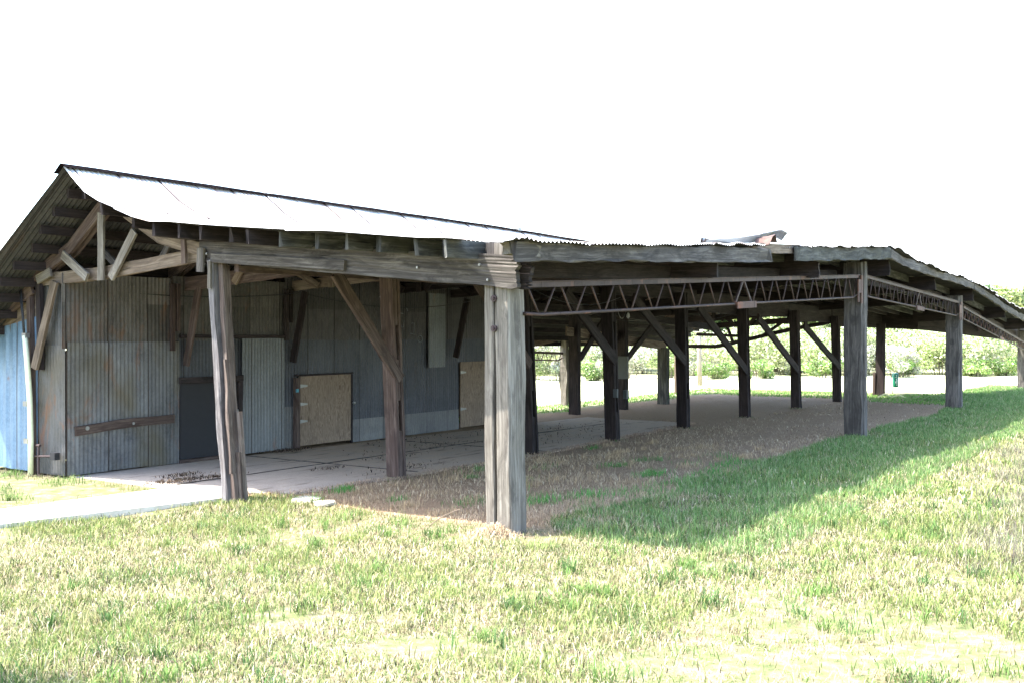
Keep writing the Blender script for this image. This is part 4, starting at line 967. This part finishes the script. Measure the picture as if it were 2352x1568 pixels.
# ------------------------------------------------------------------ small things
x, y = px_pt(1608, 42)
po = empty('utility_pole', (x, y, 0), 'pale wooden pole with white insulator cap beyond the barn', 'pole')
tube(mb := MB(), [(0, 0, -.1), (-.08, 0, 1.1), (-.12, 0, 2.15)], [.10, .09, .08], 10); mb.build('pole', POLE, po, smooth=True)
tube(mb := MB(), [(-.12, 0, 2.1), (-.13, 0, 2.3), (-.1, -.1, 2.38), (.1, -.1, 2.30)], [.16, .2, .16, .05], 10); mb.build('insulator', flat('white_glass', (.8, .8, .8), .3), po, smooth=True)
gt = empty('tube_marker', (28.3, 3.3, 0), 'green plastic tube with white marks on a thin black stake', 'marker')
tube(mb := MB(), [(0, 0, -.1), (-.10, .06, .70)], .014, 6); mb.build('stake', CABLE, gt)
tube(mb := MB(), [(-.05, -.10, .24), (-.055, -.10, .26), (-.10, -.09, .70)], [.085, .095, .10], 14); tb = mb.build('tube', GREEN, gt, smooth=True)
# white marks: strokes wrapped on the side of the tube that faces the camera
for pts in ([(.0, .66), (.0, .60)], [(-.03, .56), (.0, .58), (.03, .55), (.02, .51), (-.02, .49)], [(.0, .48), (-.01, .44), (.01, .40), (.0, .36), (.02, .32), (.0, .29)], [(.03, .47), (.02, .41), (.035, .36)], [(-.03, .43), (-.03, .37)]):
    P = []
    for s_, z in pts:
        c = V3(-.05 - (z - .24)*.1, -.10 + (z - .24)*.02, z); n_ = V3(-FW[0], -FW[1], 0); t_ = V3(RT[0], RT[1], 0)
        P.append(c + t_*s_ + n_*math.sqrt(max(.0001, .101**2 - s_**2)))
    tube(mb := MB(), P, .009, 4); mb.build('printed_mark', GWHITE, tb)
def strand(name, pts, r, mat, label, cat): return tag(tube(MB(), pts, r, 6).build(name, mat), label, cat)
strand('fallen_stick', [(-.13, .92, .0), (-.10, .85, .06), (-.05, .76, .12), (.0, .66, .17), (.01, .62, .175)], .006, W_TAN, 'thin curved twig leaning up out of the dry dirt left of the corner post', 'stick')
strand('paper_scrap', [(25.6, 3.1, .03), (25.7, 2.9, .12), (25.75, 2.7, .03), (25.8, 2.5, .1), (25.8, 2.3, .02)], [.02, .035, .02, .035, .015], flat('pale_scrap', (.7, .72, .4)), 'crumpled pale yellow scrap on the grass near the green tube', 'scrap')
for i, (a, b, s, lb) in enumerate([(.35, 3.18, .20, 'flat broken concrete piece beside the split post'), (.28, 2.82, .14, 'smaller broken concrete piece further from the split post')]):
    mb = MB(); n = 9; V = []
    for zz in (0, .035): V += [V3(s*(.7+.5*R.random())*math.cos(2*math.pi*k/n), s*(.7+.5*R.random())*math.sin(2*math.pi*k/n), zz) for k in range(n)]
    F = [tuple(range(n, 2*n))] + [(k, (k+1) % n, n+(k+1) % n, n+k) for k in range(n)]
    mb.add(V, F, [[(V[j].x, V[j].y) for j in f] for f in F]); o = mb.build('concrete_chunk', PATH); o.location = (a, b, .0); tag(o, lb, 'rubble')
# straw heap at the foot of the corner post
def heap():
    n = 1500; x = NR.normal(-.22, .12, n); y = NR.normal(.02, .13, n); d = np.hypot(x + .22, y - .02)
    o = blades('straw_heap', x, y, NR.uniform(.03, .08, n), NR.uniform(.003, .006, n), pal(n, [(.45, .35, .22), (.6, .5, .35), (.35, .2, .12)], (3, 3, 1)), NR.uniform(.6, .99, n), STRAW, z=.09*np.exp(-(d/.14)**2))
    tag(o, 'small heap of dry straw at the foot of the corner post', 'straw', kind='stuff')
heap()
def feet():
    X, Y, C = [], [], []
    for px_, py_ in [(2.62, 3.66), (6.1, 3.66), (9, 3.66), (12.2, 3.66), (15.75, 3.66), (19.5, 3.66), (-.2, 3.75), (12.25, 0), (21.75, .05), (.05, 7.8), (-.05, 8.3), (-.05, 8.9)]:
        n = 260; X.append(NR.normal(px_ - .08, .17, n)); Y.append(NR.normal(py_ - .06, .17, n)); C.append(pal(n, [(.30, .24, .16), (.42, .35, .24), (.15, .11, .08), (.14, .2, .06)], (3, 2, 2, 1.5)))
    for (a0, b0), (a1, b1) in zip(slab_poly[8:], slab_poly[9:]):
        if b0 > 5.1 or a0 > 13.5: continue
        n = int(60 + 260*math.hypot(a1-a0, b1-b0)); t = NR.random(n); X.append(a0+(a1-a0)*t + NR.normal(0, .05, n)); Y.append(b0+(b1-b0)*t + NR.normal(0, .07, n)); C.append(pal(n, [(.34, .23, .15), (.46, .34, .22), (.15, .10, .07)], (3, 2, 2)))
    x, y, c = map(np.concatenate, (X, Y, C)); n = len(x)
    o = blades('straw_litter', x, y, NR.uniform(.02, .08, n), NR.uniform(.004, .008, n), c, NR.uniform(.3, .99, n), STRAW)
    tag(o, 'dry straw and weeds gathered round the post feet', 'straw', kind='stuff')
feet()
# unseen tree added left of the frame so its crown shades the bottom-left corner
sp = V3(-5.6, .1, 0) + V3(-.36, .46, 1) * 3.0
to = empty('tree', (sp.x - 1.5, sp.y + 1.0, 0), 'unseen leafy tree added outside the left edge to shade the corner of the lawn', 'tree')
mb = MB(); tube(mb, [(0, 0, -.2), (.2, -.1, 1.6), (.6, -.6, 2.6), (1.3, -1.3, 3.0)], [.17, .13, .09, .03], 9); tube(mb, [(.2, -.1, 1.6), (.0, .3, 3.2), (-.3, .4, 4.4)], [.11, .08, .02], 7); mb.build('trunk', BARK, to)
v, t, c = leaf_cloud([(.9, -.9, 3.0), (.1, 0, 3.6), (-.5, .6, 3.9), (.3, .6, 3.2), (1.2, -1.5, 3.1)], [.8, .95, 1.0, .9, .6], 9000, .07, G1, (3, 3, 2, 1)); cr = np_mesh('crown', v, t, c, LEAF); cr.parent = to
